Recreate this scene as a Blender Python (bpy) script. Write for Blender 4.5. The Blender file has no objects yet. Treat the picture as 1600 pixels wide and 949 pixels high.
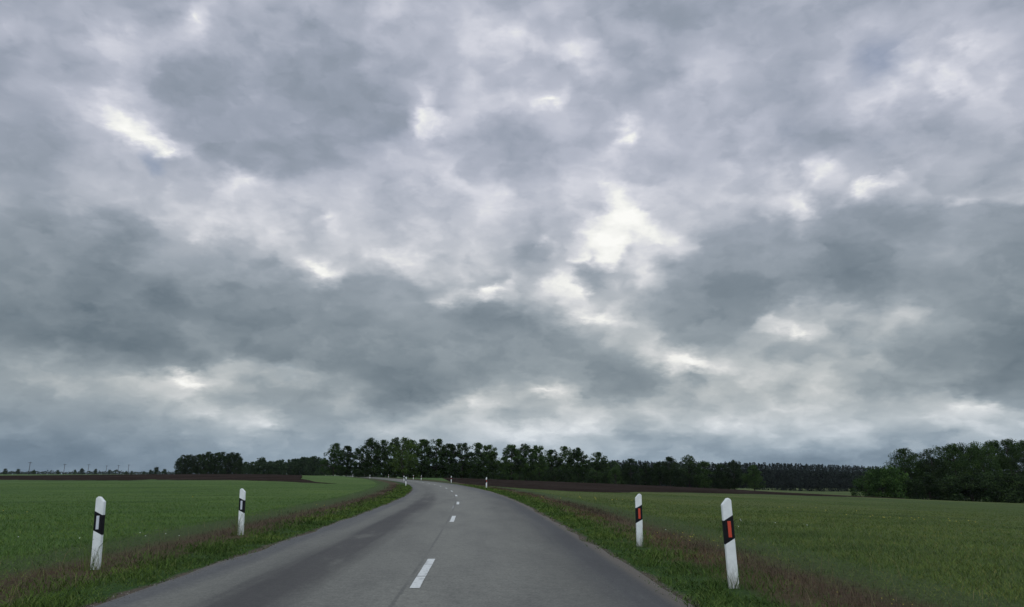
import bpy, bmesh, math, random
import numpy as np
from mathutils import Vector

SC = bpy.context.scene
COL = SC.collection
R = math.radians
rng = np.random.default_rng(7)
random.seed(7)

# ------------------------------------------------------------------ camera
EYE = 1.36
F = 1110.0
PITCH = math.atan((741.0 - 474.5) / F)
SP, CP = math.sin(PITCH), math.cos(PITCH)

cam_d = bpy.data.cameras.new('camera')
cam = bpy.data.objects.new('camera', cam_d)
COL.objects.link(cam)
cam.location = (0, 0, EYE)
cam.rotation_euler = (math.pi / 2 + PITCH, 0, 0)
cam_d.sensor_width = 36.0
cam_d.lens = F / 1600 * 36
cam_d.clip_start = 0.1
cam_d.clip_end = 9000
SC.camera = cam


def ray(px, py):
    a = (px - 800) / F
    b = (474.5 - py) / F
    return np.array([a, CP - b * SP, SP + b * CP])


def at(px, py, d):
    """world point on the sight line at distance d ahead"""
    r = ray(px, py)
    r = r * (d / r[1])
    return np.array([r[0], r[1], EYE + r[2]])


def azel(px, py):
    r = ray(px, py)
    r = r / np.linalg.norm(r)
    return math.degrees(math.atan2(r[0], r[1])), math.degrees(math.asin(r[2]))


# ------------------------------------------------------------------ sun, exposure
SUN_EL, SUN_AZ = 58.0, 200.0          # a hidden sun, high, a little behind the car
sun_d = bpy.data.lights.new('sun', 'SUN')
sun_d.energy = 0.6
sun_d.angle = R(40)
sun_d.color = (1.0, 0.97, 0.93)
sun = bpy.data.objects.new('sun', sun_d)
COL.objects.link(sun)
sun.rotation_euler = (R(90 - SUN_EL), 0, R(180 - SUN_AZ))
SC.view_settings.view_transform = 'Standard'
SC.view_settings.look = 'None'
SC.view_settings.gamma = 1.0
SC.view_settings.exposure = 0.0
SC.view_settings.use_curve_mapping = False
SC.cycles.max_bounces = 6
SC.cycles.transparent_max_bounces = 4
SC.cycles.volume_bounces = 0

# ------------------------------------------------------------------ sky: how bright each part of the cloud deck is
GX = np.arange(0, 1601, 160)
GY = np.array([0, 75, 150, 225, 300, 375, 450, 525, 600, 660, 720])
GRID = np.array([
    [160, 165, 172, 170, 172, 170, 163, 158, 157, 155, 157],
    [163, 175, 172, 165, 172, 175, 168, 163, 165, 162, 168],
    [160, 172, 152, 158, 165, 175, 175, 168, 163, 172, 168],
    [158, 176, 160, 162, 170, 168, 172, 168, 165, 170, 165],
    [148, 160, 180, 168, 168, 174, 178, 172, 178, 172, 158],
    [132, 140, 168, 176, 178, 180, 186, 160, 152, 150, 142],
    [120, 128, 142, 165, 175, 180, 172, 138, 136, 136, 128],
    [126, 126, 128, 142, 147, 158, 182, 158, 172, 154, 122],
    [142, 150, 168, 146, 140, 160, 160, 178, 176, 150, 130],
    [132, 146, 160, 160, 158, 184, 186, 190, 188, 178, 176],
    [108, 116, 130, 152, 158, 170, 158, 150, 136, 140, 150]], float)
# broad shapes: x, y, rx, ry, turn, change
BLOBS = [
    (172, 185, 30, 22, 40, 48), (190, 205, 30, 14, 40, 26), (232, 230, 56, 11, 28, 66), (268, 243, 28, 6, 5, 38), (85, 145, 50, 12, 10, 16), (270, 82, 36, 12, -20, 9), (200, 60, 80, 24, 10, 7),
    (305, 32, 24, 14, -30, 38), (330, 300, 60, 36, 20, 12), (200, 270, 60, 22, 20, 10), (170, 112, 40, 15, 0, -8), (125, 180, 30, 13, 0, -9), (40, 95, 60, 30, 0, -6),
    (668, 172, 12, 26, 12, 64), (690, 196, 22, 12, 40, 26), (705, 165, 36, 34, 0, 10), (430, 90, 60, 46, 0, -9), (555, 105, 30, 13, 0, 9), (660, 95, 60, 20, -12, -9),
    (835, 75, 75, 20, 24, 15), (898, 98, 30, 22, 30, 36), (868, 84, 14, 10, 0, 12), (847, 152, 22, 9, -50, 36), (880, 170, 30, 13, 0, -10), (760, 235, 90, 22, 0, -10), (720, 290, 50, 16, 0, 8),
    (590, 285, 30, 8, -8, -9), (650, 302, 26, 6, -8, -9), (975, 216, 10, 17, -10, 36), (972, 198, 6, 8, 0, 16), (960, 300, 60, 18, -12, 10), (1180, 310, 50, 24, -5, 10), (1150, 60, 120, 45, 0, -4),
    (1440, 110, 80, 30, -15, 32), (1415, 130, 20, 14, 20, 16), (1497, 137, 26, 8, -8, 44), (1408, 162, 10, 13, 0, 20), (1520, 100, 40, 12, -20, 10), (1480, 205, 70, 18, 0, -9), (1590, 214, 14, 6, -10, 16),
    (985, 335, 26, 17, -20, 52), (1010, 350, 40, 18, -15, 42), (950, 362, 18, 16, 0, 40), (955, 378, 40, 12, -10, 28), (1050, 365, 26, 12, -30, 20), (992, 318, 12, 8, 0, 20), (1000, 300, 26, 8, -10, 10),
    (1248, 330, 22, 24, -45, 54), (1230, 322, 26, 12, 0, 22), (1262, 345, 16, 14, 0, 22), (1298, 256, 14, 13, -40, 24), (1276, 284, 16, 14, -45, 22), (1366, 297, 34, 6, -16, 34), (1400, 280, 24, 6, -30, 30), (1540, 312, 40, 8, -6, 38),
    (1310, 212, 18, 18, -30, 9), (1255, 352, 44, 8, -4, -14), (490, 352, 28, 9, 0, 24), (510, 418, 40, 11, 20, 36), (475, 405, 18, 8, 25, 22), (600, 412, 9, 8, 0, 34), (640, 397, 60, 12, 0, 14), (700, 430, 36, 10, 5, 16),
    (398, 285, 36, 18, 30, 14), (370, 266, 16, 10, 0, 16), (380, 275, 10, 6, 0, 12), (420, 340, 40, 12, 10, 10),
    (735, 470, 28, 7, -5, 62), (765, 462, 18, 9, -30, 60), (783, 440, 10, 16, -20, 58), (800, 455, 20, 14, -10, 20), (855, 432, 16, 12, 20, 38), (880, 400, 16, 18, 30, 40), (905, 395, 30, 8, -20, 24), (862, 375, 12, 8, 0, 30),
    (885, 455, 18, 12, 60, 38), (905, 490, 20, 14, 30, 46), (930, 503, 28, 9, 5, 62), (945, 492, 12, 10, 0, 30), (870, 470, 30, 22, 30, 18), (970, 505, 20, 8, -15, 16), (982, 438, 12, 8, 0, 22), (1005, 428, 20, 6, 0, 14),
    (1072, 565, 28, 9, 12, 44), (1100, 572, 30, 10, 0, 26), (1020, 540, 16, 6, -30, 20), (1000, 562, 12, 6, 0, 20), (1040, 556, 14, 10, 60, 20), (1230, 522, 22, 8, 20, 40), (1262, 520, 22, 7, 0, 26), (1215, 500, 20, 12, 0, 16), (1190, 508, 18, 8, 0, 22),
    (1425, 500, 26, 11, 0, 38), (1405, 515, 20, 6, 20, 22), (1335, 480, 18, 20, 60, 20), (1320, 552, 30, 8, 40, 16), (1590, 500, 22, 12, 0, 10), (1150, 600, 60, 9, 0, 14), (1180, 585, 20, 6, 0, 12),
    (272, 594, 18, 8, 20, 50), (300, 605, 26, 7, 25, 34), (330, 640, 76, 8, 15, 22), (370, 574, 56, 6, 0, 16), (390, 588, 30, 5, 10, 10), (408, 652, 30, 9, 8, 30), (110, 612, 66, 7, 8, 13), (60, 600, 60, 12, 10, 7), (30, 560, 40, 9, 10, 8),
    (170, 664, 36, 5, 5, 10), (280, 675, 24, 5, 0, 12), (370, 690, 30, 7, 0, 10), (200, 450, 26, 17, 0, 9), (190, 500, 30, 16, 0, 6),
    (430, 576, 40, 8, 0, 14), (420, 650, 26, 8, 10, 16), (555, 640, 48, 6, 0, 18), (600, 672, 22, 6, 0, 14), (520, 500, 40, 14, 0, 8),
    (840, 614, 22, 6, 0, 50), (860, 622, 14, 6, 0, 20), (775, 632, 54, 8, 0, 32), (895, 648, 46, 7, 5, 36), (860, 640, 20, 7, 0, 16), (735, 625, 40, 7, -15, 26), (830, 668, 60, 8, 0, 14), (900, 672, 30, 6, 20, 18),
    (1140, 672, 46, 9, 0, 28), (1118, 661, 20, 6, 0, 20), (1170, 663, 24, 7, 0, 22), (1020, 637, 30, 6, 0, 24), (1050, 632, 24, 6, 0, 14), (1030, 675, 40, 8, 0, 10), (1240, 642, 60, 7, -5, 16), (1280, 655, 40, 9, 0, 16), (1320, 648, 40, 7, 10, 14), (1260, 690, 60, 10, 0, 20),
    (1490, 622, 36, 8, -8, 30), (1555, 640, 50, 9, 8, 30), (1510, 640, 40, 10, 0, 14), (800, 690, 70, 10, 0, 14), (1580, 690, 60, 16, 0, 6),
    (330, 150, 100, 80, 0, -13), (30, 455, 70, 40, 0, -12), (240, 565, 50, 14, 15, -24), (300, 545, 60, 14, 0, -10), (440, 552, 60, 16, 0, -20), (60, 530, 60, 14, 10, -10),
    (690, 575, 80, 14, 5, -16), (760, 565, 50, 12, 10, -8), (660, 640, 46, 10, 0, -16), (480, 612, 70, 12, 0, -14), (600, 625, 60, 12, 0, -16), (720, 658, 36, 5, 0, -14),
    (1000, 600, 36, 18, 10, -32), (960, 592, 40, 14, 15, -16), (870, 530, 64, 28, 25, -20), (900, 590, 60, 16, 10, -10), (830, 505, 30, 12, 20, -14), (730, 500, 30, 9, 0, -16), (790, 508, 40, 14, 0, -18),
    (1130, 440, 76, 50, -30, -18), (1050, 480, 40, 26, 0, -14), (1150, 510, 40, 24, 0, -14), (1400, 345, 120, 18, 5, -12), (1370, 415, 70, 14, -8, -12), (1460, 398, 60, 10, 0, 10), (1200, 400, 60, 20, 0, -6), (1320, 472, 40, 10, 0, 10),
    (1510, 585, 80, 20, 0, -22), (1590, 600, 40, 16, 0, -10), (1330, 572, 36, 8, 0, -12), (1440, 545, 50, 16, 0, -14), (1300, 522, 30, 9, -10, -26), (1320, 505, 16, 12, 0, -14), (1220, 555, 50, 8, 0, -20), (1175, 545, 30, 7, 0, -12),
    (1070, 592, 12, 7, 10, -40), (1085, 602, 12, 7, 10, -34), (1120, 595, 14, 8, 0, -18), (830, 633, 26, 8, 10, -40), (850, 655, 26, 6, 10, -22), (798, 663, 11, 11, 0, -40), (815, 410, 24, 20, 0, -28), (840, 395, 16, 10, 0, -12), (930, 418, 40, 11, 0, -38), (900, 430, 20, 9, 0, -22), (960, 405, 24, 9, 0, -20),
    (700, 505, 50, 12, 5, -10), (1600, 480, 60, 70, 0, -6), (1388, 700, 44, 16, 20, -28), (60, 738, 220, 16, 0, -12), (1180, 718, 130, 8, 0, -16), (860, 240, 90, 36, 0, -8), (1060, 30, 120, 36, 0, -4),
    (620, 445, 46, 16, 0, -18), (560, 440, 30, 14, -10, -14), (660, 455, 30, 14, 0, -12), (560, 490, 60, 30, 0, -12), (500, 460, 40, 14, 15, -10), (200, 400, 120, 60, 0, -6), (380, 380, 40, 26, 0, -14), (420, 400, 26, 14, 20, -14), (350, 400, 30, 20, 0, -8),
    (1090, 650, 30, 7, 0, -16), (1060, 690, 40, 6, 0, -12), (960, 660, 26, 7, 20, -16), (1230, 612, 40, 6, 0, -10), (1180, 645, 26, 5, 0, -14), (1280, 625, 30, 6, 0, -10), (1210, 680, 30, 5, 0, -10), (60, 655, 80, 9, 0, -9), (40, 700, 100, 8, 0, -10), (240, 655, 40, 7, 10, -8), (330, 665, 40, 6, 5, -10), (150, 590, 50, 7, 10, -8),
]
_h = np.random.default_rng(5).random((64, 64))


def vnoise(x, y):
    xi = np.floor(x).astype(int); yi = np.floor(y).astype(int)
    fx = x - xi; fy = y - yi
    fx = fx ** 3 * (fx * (fx * 6 - 15) + 10); fy = fy ** 3 * (fy * (fy * 6 - 15) + 10)
    a, b = xi % 64, yi % 64; c, d = (a + 1) % 64, (b + 1) % 64
    return (_h[a, b] * (1 - fx) + _h[c, b] * fx) * (1 - fy) + (_h[a, d] * (1 - fx) + _h[c, d] * fx) * fy - 0.5


def turbul(x, y, n=5, r=.55):
    v = 0; a = 1.0
    for k in range(n):
        v = v + a * vnoise(x * 2 ** k + 7.3 * k, y * 2 ** k + 3.1 * k); a *= r
    return v


MASSES = [   # dark bodies of cloud: outline, softness, change, bright rim
    ([(-90, 330), (60, 300), (200, 325), (290, 345), (330, 368), (400, 372), (450, 400), (475, 440), (540, 440), (600, 428), (660, 438), (700, 468), (790, 478), (850, 498),
      (900, 528), (945, 558), (1000, 572), (1035, 600), (1010, 626), (930, 628), (850, 602), (780, 598), (700, 622), (640, 640), (560, 615), (470, 566), (380, 560),
      (300, 572), (230, 588), (150, 560), (60, 530), (-90, 540)], 20, -20, 7),
    ([(965, 505), (1000, 450), (1060, 400), (1110, 352), (1200, 342), (1262, 362), (1300, 345), (1400, 312), (1500, 335), (1700, 300), (1700, 620), (1560, 628), (1480, 604),
      (1400, 566), (1450, 525), (1400, 470), (1300, 445), (1230, 480), (1150, 525), (1060, 535)], 18, -19, 7),
    ([(230, 120), (300, 90), (420, 40), (560, 50), (640, 110), (640, 200), (560, 275), (440, 290), (360, 250), (290, 215), (240, 170)], 30, -9, 3),
    ([(700, 230), (760, 195), (860, 185), (930, 200), (965, 240), (900, 282), (800, 292), (720, 272)], 22, -12, 3),
    ([(780, 420), (800, 390), (850, 390), (850, 425), (820, 450)], 10, -14, 3),
    ([(885, 425), (920, 400), (985, 405), (975, 430), (930, 440), (900, 470)], 9, -20, 3),
    ([(1280, 520), (1300, 500), (1345, 510), (1380, 545), (1330, 560), (1200, 575), (1170, 555)], 10, -14, 4),
    ([(1052, 590), (1070, 582), (1092, 592), (1102, 612), (1080, 608)], 6, -22, 4),
    ([(755, 655), (790, 635), (840, 622), (875, 640), (850, 660), (810, 680)], 8, -16, 4),
    ([(260, 640), (340, 600), (430, 598), (520, 600), (640, 640), (660, 655), (560, 650), (460, 640), (380, 625), (320, 645)], 12, -8, 3),
    ([(1345, 720), (1372, 690), (1420, 684), (1440, 720)], 10, -16, 3),
]


def deck(px, py):
    """how bright the cloud deck is in each direction (0..1)"""
    px = np.asarray(px, float); py = np.asarray(py, float)
    # ragged outlines: the shapes are looked up a little out of place
    d_ = np.clip(py - 380, 0, None)
    yy = py + d_ * d_ / 560.0
    st = 1 + d_ / 280.0
    ox = turbul(px / 95, yy / 85) * 30 + turbul(px / 30 + 20, yy / 26, 4) * 13
    oy = (turbul(px / 95 + 31, yy / 85 + 17) * 28 + turbul(px / 30 + 5, yy / 26 + 40, 4) * 12) / st ** .8
    X = px + ox; Y = py + oy
    x = np.clip(X / 160.0, 0, 9.999); i = x.astype(int); fx = x - i
    y = np.clip(Y, 0, 719.9); j = np.searchsorted(GY, y, 'right') - 1
    fy = (y - GY[j]) / (GY[j + 1] - GY[j])
    fx = fx * fx * (3 - 2 * fx); fy = fy * fy * (3 - 2 * fy)
    v = (GRID[j, i] * (1 - fx) + GRID[j, i + 1] * fx) * (1 - fy) + (GRID[j + 1, i] * (1 - fx) + GRID[j + 1, i + 1] * fx) * fy + 4
    for bx, by, rx, ry, t, a in BLOBS:
        dx, dy = X - bx, Y - by
        c, s = math.cos(math.radians(t)), math.sin(math.radians(t))
        q = ((dx * c + dy * s) / rx) ** 2 + ((-dx * s + dy * c) / ry) ** 2
        v = v + a * (.5 if a < 0 else .95) * np.exp(-0.7 * np.minimum(q, 20) ** .9)
    for poly, soft, ch, rim in MASSES:
        best = np.full(X.shape, 1e9); ins = np.zeros(X.shape, bool)
        for (x0, y0), (x1, y1) in zip(poly, poly[1:] + poly[:1]):
            ex, ey = x1 - x0, y1 - y0
            t = np.clip(((X - x0) * ex + (Y - y0) * ey) / (ex * ex + ey * ey), 0, 1)
            best = np.minimum(best, np.hypot(X - x0 - t * ex, Y - y0 - t * ey))
            if y0 != y1:
                ins ^= ((y0 > Y) != (y1 > Y)) & (X < ex * (Y - y0) / ey + x0)
        sd = np.where(ins, best, -best) / soft
        v = v + .82 * ch / (1 + np.exp(-np.clip(3.2 * sd, -30, 30))) + rim * np.exp(-((sd + .9) / .8) ** 2)
    # small lumps, strongest where the deck is thin
    m = turbul(px / 62 + 11, yy / 52 + 3, 5, .58)
    m2 = np.abs(turbul(px / 110 + 3, yy / 90 + 9, 5, .55))
    thin = np.clip((v - 168) / 50, 0, 1)
    v = v + m * (17 + 30 * thin) + (m2 - .2) * 16 + turbul(px / 170 + 23, yy / 120 + 13, 4, .6) * 20
    return v / 255.0


def unproject(az, el):
    d = (math.sin(R(az)) * math.cos(R(el)), math.cos(R(az)) * math.cos(R(el)), math.sin(R(el)))
    f = d[1] * CP + d[2] * SP
    return 800 + F * d[0] / f, 474.5 - F * (-d[1] * SP + d[2] * CP) / f


AZ0, AZ1, EL0, EL1, NROW = -44.0, 44.0, 0.0, 38.0, 72
world = bpy.data.worlds.new("World")
SC.world = world
world.use_nodes = True
nt = world.node_tree
nt.nodes.clear()


def N(t, **kw):
    n = nt.nodes.new(t)
    for k, v in kw.items():
        setattr(n, k, v)
    return n


def link(a, b):
    nt.links.new(a, b)


def M(op, a, b=None, c=None, clamp=False):
    n = N('ShaderNodeMath', operation=op, use_clamp=clamp)
    for i, v in enumerate((a, b, c)):
        if v is None:
            continue
        if isinstance(v, (int, float)):
            n.inputs[i].default_value = v
        else:
            link(v, n.inputs[i])
    return n.outputs[0]


def VM(op, a, b=None):
    n = N('ShaderNodeVectorMath', operation=op)
    for i, v in enumerate((a, b)):
        if v is None:
            continue
        if isinstance(v, tuple):
            n.inputs[i].default_value = v
        else:
            link(v, n.inputs[i])
    return n.outputs['Value'] if op == 'DOT_PRODUCT' else n.outputs[0]


def MR(v, a, b, c, d, smooth=True):
    n = N('ShaderNodeMapRange', interpolation_type='SMOOTHSTEP' if smooth else 'LINEAR')
    link(v, n.inputs['Value'])
    for k, x in zip(('From Min', 'From Max', 'To Min', 'To Max'), (a, b, c, d)):
        n.inputs[k].default_value = x
    return n.outputs[0]


def NOISE(vec, scale, detail=6, rough=0.55, lac=2.0, dist=0.0):
    n = N('ShaderNodeTexNoise', noise_dimensions='3D')
    link(vec, n.inputs['Vector'])
    n.inputs['Scale'].default_value = scale
    n.inputs['Detail'].default_value = detail
    n.inputs['Roughness'].default_value = rough
    n.inputs['Lacunarity'].default_value = lac
    n.inputs['Distortion'].default_value = dist
    return n


tc = N('ShaderNodeTexCoord')
D = tc.outputs['Generated']
sx = N('ShaderNodeSeparateXYZ'); link(D, sx.inputs[0])
dx, dy, dz = sx.outputs
az = M('MULTIPLY', M('ARCTAN2', dx, dy), 180 / math.pi)
el = M('MULTIPLY', M('ARCSINE', dz), 180 / math.pi)
den = M('ADD', M('MAXIMUM', dz, 0.0), 0.42)
cx = N('ShaderNodeCombineXYZ')
link(M('DIVIDE', dx, den), cx.inputs[0]); link(M('DIVIDE', dy, den), cx.inputs[1]); link(M('MULTIPLY', dz, 1.5), cx.inputs[2])
Q = cx.outputs[0]                                   # the cloud layer as seen from below
w1 = NOISE(Q, 3.2, 5, 0.52)
w2 = NOISE(VM('ADD', Q, (11.3, 4.7, 2.1)), 14.0, 7, 0.6)
wa = VM('SUBTRACT', w1.outputs['Color'], (.5, .5, .5))
wb = VM('SUBTRACT', w2.outputs['Color'], (.5, .5, .5))
s1 = N('ShaderNodeSeparateXYZ'); link(wa, s1.inputs[0])
s2 = N('ShaderNodeSeparateXYZ'); link(wb, s2.inputs[0])
ampl = MR(el, 0.0, 18.0, 0.45, 1.0, False)
az_w = M('ADD', az, M('ADD', M('MULTIPLY', s1.outputs[0], 2.2), M('MULTIPLY', s2.outputs[0], 3.2)))
el_w = M('ADD', el, M('MULTIPLY', ampl, M('ADD', M('MULTIPLY', s1.outputs[1], 1.6), M('MULTIPLY', s2.outputs[1], 2.6))))
t_az = M('DIVIDE', M('SUBTRACT', az_w, AZ0), AZ1 - AZ0, clamp=True)
row = M('MULTIPLY', M('DIVIDE', M('SUBTRACT', el_w, EL0), EL1 - EL0, clamp=True), NROW - 1.0)
NQ, NS = 4, 32
_az = np.linspace(AZ0, AZ1, NQ * (NS - 1) + 1); _el = np.linspace(EL0, EL1, NROW)
_pp = np.array([[unproject(a_, e_) for a_ in _az] for e_ in _el])
DECK = deck(np.clip(_pp[..., 0], -80, 1680), np.clip(_pp[..., 1], -60, 744))
DECK = np.where(DECK < .60, DECK + .34 * (.60 - DECK), DECK) + .012
DECK = np.clip(DECK, 0.2, 1.0)
t4 = M('MULTIPLY', t_az, float(NQ))
main_nt = nt
total = None
for g in range(NROW // 3):
    # three rows of the deck: four colour ramps side by side in a node group of their own
    nt = bpy.data.node_groups.new('cloud_rows', 'ShaderNodeTree')
    for nm_ in ('across', 'row', 'so_far'):
        nt.interface.new_socket(nm_, in_out='INPUT', socket_type='NodeSocketFloat')
    nt.interface.new_socket('sum', in_out='OUTPUT', socket_type='NodeSocketFloat')
    gi = N('NodeGroupInput'); go = N('NodeGroupOutput')
    tiny = M('MULTIPLY', gi.outputs[2], 1e-9)          # keeps the rows in order
    ccr = N('ShaderNodeCombineXYZ')
    for q in range(3):
        link(gi.outputs[1], ccr.inputs[q])
    col = None
    for h in range(NQ):
        rp = N('ShaderNodeValToRGB')
        cr = rp.color_ramp
        cr.interpolation = 'LINEAR'
        while len(cr.elements) < NS:
            cr.elements.new(0.5)
        for k in range(NS):
            cr.elements[k].position = k / (NS - 1)
        for k in range(NS):
            c = DECK[3 * g:3 * g + 3, h * (NS - 1) + k]
            cr.elements[k].color = (*[float(v) for v in c], 1)
        link(M('ADD', M('SUBTRACT', gi.outputs[0], float(h), clamp=True), tiny), rp.inputs[0])
        if col is None:
            col = rp.outputs[0]
        else:
            mx = N('ShaderNodeMix', data_type='VECTOR')
            link(M('GREATER_THAN', gi.outputs[0], float(h)), mx.inputs[0]); link(col, mx.inputs[4]); link(rp.outputs[0], mx.inputs[5])
            col = mx.outputs[1]
    tent = VM('MAXIMUM', VM('SUBTRACT', (1., 1., 1.), VM('ABSOLUTE', VM('SUBTRACT', ccr.outputs[0], (3. * g, 3. * g + 1, 3. * g + 2)))), (0., 0., 0.))
    link(M('ADD', VM('DOT_PRODUCT', col, tent), gi.outputs[2]), go.inputs[0])
    grp = nt
    nt = main_nt
    gn = N('ShaderNodeGroup', node_tree=grp)
    link(t4, gn.inputs[0]); link(row, gn.inputs[1])
    if total is None:
        gn.inputs[2].default_value = 0.0
    else:
        link(total, gn.inputs[2])
    total = gn.outputs[0]
# beyond the part of the sky the photograph shows: the same broken deck, brighter overhead
big = NOISE(VM('ADD', Q, (3., 8., 1.)), 1.3, 6, 0.58)
free = M('ADD', 0.62, M('MULTIPLY', M('SUBTRACT', big.outputs[0], 0.5), 0.75))
out_az = MR(M('ABSOLUTE', az), 38.0, 50.0, 0.0, 1.0)
out_el = MR(el, 34.0, 46.0, 0.0, 1.0)
outside = M('MAXIMUM', out_az, out_el)
mixo = N('ShaderNodeMix', data_type='FLOAT')
link(outside, mixo.inputs[0]); link(total, mixo.inputs[2]); link(free, mixo.inputs[3])
# fine cloud texture
Dv = VM('MULTIPLY', D, (1., 1., 1.7))
Dw = VM('ADD', Dv, VM('MULTIPLY', wb, (.05, .05, .05)))
f1 = NOISE(VM('ADD', Dw, (1.7, 2.2, 5.)), 7.0, 7, 0.50, 2.1, 0.0)
f2 = NOISE(VM('ADD', Dw, (7.7, 0.2, 3.)), 20.0, 7, 0.52, 2.1, 0.0)
f1c, f2c = M('SUBTRACT', f1.outputs[0], 0.5), M('SUBTRACT', f2.outputs[0], 0.5)
# the light breaks through raggedly: strongest texture where the deck is thin
thin = MR(mixo.outputs[0], 0.70, 0.88, 0.0, 1.0)
fine = M('ADD', M('MULTIPLY', f1c, M('ADD', 0.11, M('MULTIPLY', thin, 0.10))), M('MULTIPLY', f2c, M('ADD', 0.06, M('MULTIPLY', thin, 0.26))))
# rounded puffs in front of the brighter layer, with an edge of their own
f3 = NOISE(VM('ADD', Dw, (2.7, 9.2, 1.)), 9.0, 5, 0.50, 2.1, 0.0)
f4 = NOISE(VM('ADD', Dw, (4.7, 1.2, 6.)), 21.0, 5, 0.52, 2.1, 0.0)
lean_ = M('MULTIPLY', M('SUBTRACT', 0.66, mixo.outputs[0]), 0.25)
scud = MR(M('ADD', f3.outputs[0], lean_), 0.48, 0.55, 0.5, -0.5)
scud2 = MR(M('ADD', f4.outputs[0], lean_), 0.48, 0.56, 0.5, -0.5)
fine = M('ADD', fine, M('ADD', M('MULTIPLY', scud, 0.024), M('MULTIPLY', scud2, 0.014)))
L = M('ADD', mixo.outputs[0], fine)
# colour of the deck: blue grey bellies, lavender veils, cream where the light breaks through


def ramp(stops, fac):
    rp = N('ShaderNodeValToRGB')
    cr = rp.color_ramp
    cr.interpolation = 'LINEAR'
    while len(cr.elements) < len(stops):
        cr.elements.new(0.5)
    for e, (p, c) in zip(cr.elements, stops):
        e.position = p
    for e, (p, c) in zip(cr.elements, stops):
        lin = [((v / 255 + .055) / 1.055) ** 2.4 for v in c]
        e.color = (*lin, 1)
    link(fac, rp.inputs[0])
    return rp.outputs[0]


low = ramp([(.30, (71, 86, 96)), (.42, (97, 111, 121)), (.52, (124, 136, 144)), (.62, (151, 161, 167)), (.72, (182, 188, 190)),
            (.82, (211, 213, 213)), (.92, (240, 240, 236)), (1., (250, 250, 247))], L)
upp = ramp([(.30, (78, 92, 106)), (.42, (102, 115, 128)), (.52, (127, 138, 151)), (.62, (154, 162, 177)), (.72, (181, 186, 200)),
            (.82, (212, 214, 224)), (.92, (240, 241, 238)), (1., (252, 252, 248))], L)
mc = N('ShaderNodeMix', data_type='RGBA')
link(MR(el, 6.0, 27.0, 0.0, 1.0), mc.inputs[0]); link(low, mc.inputs[6]); link(upp, mc.inputs[7])
# brighter overhead and behind the car
SKY_UP = 1.65
boost = M('ADD', 1.0, M('MULTIPLY', M('MAXIMUM', MR(M('ABSOLUTE', az), 55.0, 95.0, 0.0, 1.0), MR(el, 41.0, 58.0, 0.0, 1.0)), SKY_UP))
mh_ = N('ShaderNodeMix', data_type='RGBA', blend_type='MULTIPLY')
link(MR(el, 0.3, 6.5, 1.0, 0.0), mh_.inputs[0]); link(mc.outputs[2], mh_.inputs[6]); mh_.inputs[7].default_value = (.88, .97, 1.08, 1)
bg_c = N('ShaderNodeBackground'); link(mh_.outputs[2], bg_c.inputs[0]); link(boost, bg_c.inputs[1])
sky = N('ShaderNodeTexSky', sky_type='NISHITA')
sky.sun_disc = False
sky.sun_elevation = R(SUN_EL)
sky.sun_rotation = R(SUN_AZ)
bg_s = N('ShaderNodeBackground'); link(sky.outputs[0], bg_s.inputs[0]); bg_s.inputs[1].default_value = 0.1
ms = N('ShaderNodeMixShader')
hole = None                       # two thin places where a little blue shows
for hx, hy, w_, k_ in ((1378, 92, .030, .45), (243, 256, .012, .35)):
    r_ = ray(hx, hy); r_ = r_ / np.linalg.norm(r_)
    dv = N('ShaderNodeVectorMath', operation='DISTANCE'); link(VM('ADD', D, VM('MULTIPLY', wb, (.05, .05, .05))), dv.inputs[0]); dv.inputs[1].default_value = [float(v) for v in r_]
    h_ = MR(dv.outputs['Value'], w_ * .2, w_ * 1.6, k_, 0.0)
    hole = h_ if hole is None else M('ADD', hole, h_)
link(M('SUBTRACT', MR(w1.outputs[0], 0.62, 0.75, 1.0, 0.9), hole, clamp=True), ms.inputs[0])
link(bg_s.outputs[0], ms.inputs[1]); link(bg_c.outputs[0], ms.inputs[2])
wo = N('ShaderNodeOutputWorld'); link(ms.outputs[0], wo.inputs[0])


# ------------------------------------------------------------------ helpers
def lin(*c):
    return tuple(((v / 255 + .055) / 1.055) ** 2.4 for v in c)


def tag(o, label=None, cat=None, group=None, kind=None):
    if label: o['label'] = label
    if cat: o['category'] = cat
    if group: o['group'] = group
    if kind: o['kind'] = kind
    return o


def empty(name, loc, rz=0.0, scale=(1, 1, 1)):
    o = bpy.data.objects.new(name, None)
    o.empty_display_size = 0.3
    COL.objects.link(o)
    o.location = loc; o.rotation_euler = (0, 0, rz); o.scale = scale
    return o


def link_mesh(name, me, parent=None, mat=None):
    o = bpy.data.objects.new(name, me)
    COL.objects.link(o)
    if mat is not None:
        me.materials.clear(); me.materials.append(mat)
    if parent is not None:
        o.parent = parent
    return o


def mesh_np(name, verts, sizes, loops, smooth=False):
    """verts (n,3); sizes per face; flat vertex indices"""
    me = bpy.data.meshes.new(name)
    me.vertices.add(len(verts))
    me.vertices.foreach_set('co', np.asarray(verts, np.float32).ravel())
    sizes = np.asarray(sizes, np.int32)
    me.loops.add(len(loops))
    me.loops.foreach_set('vertex_index', np.asarray(loops, np.int32))
    me.polygons.add(len(sizes))
    st = np.zeros(len(sizes), np.int32); st[1:] = np.cumsum(sizes)[:-1]
    me.polygons.foreach_set('loop_start', st)
    me.polygons.foreach_set('loop_total', sizes)
    if smooth:
        me.polygons.foreach_set('use_smooth', np.ones(len(sizes), bool))
    me.update(calc_edges=True)
    return me


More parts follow.
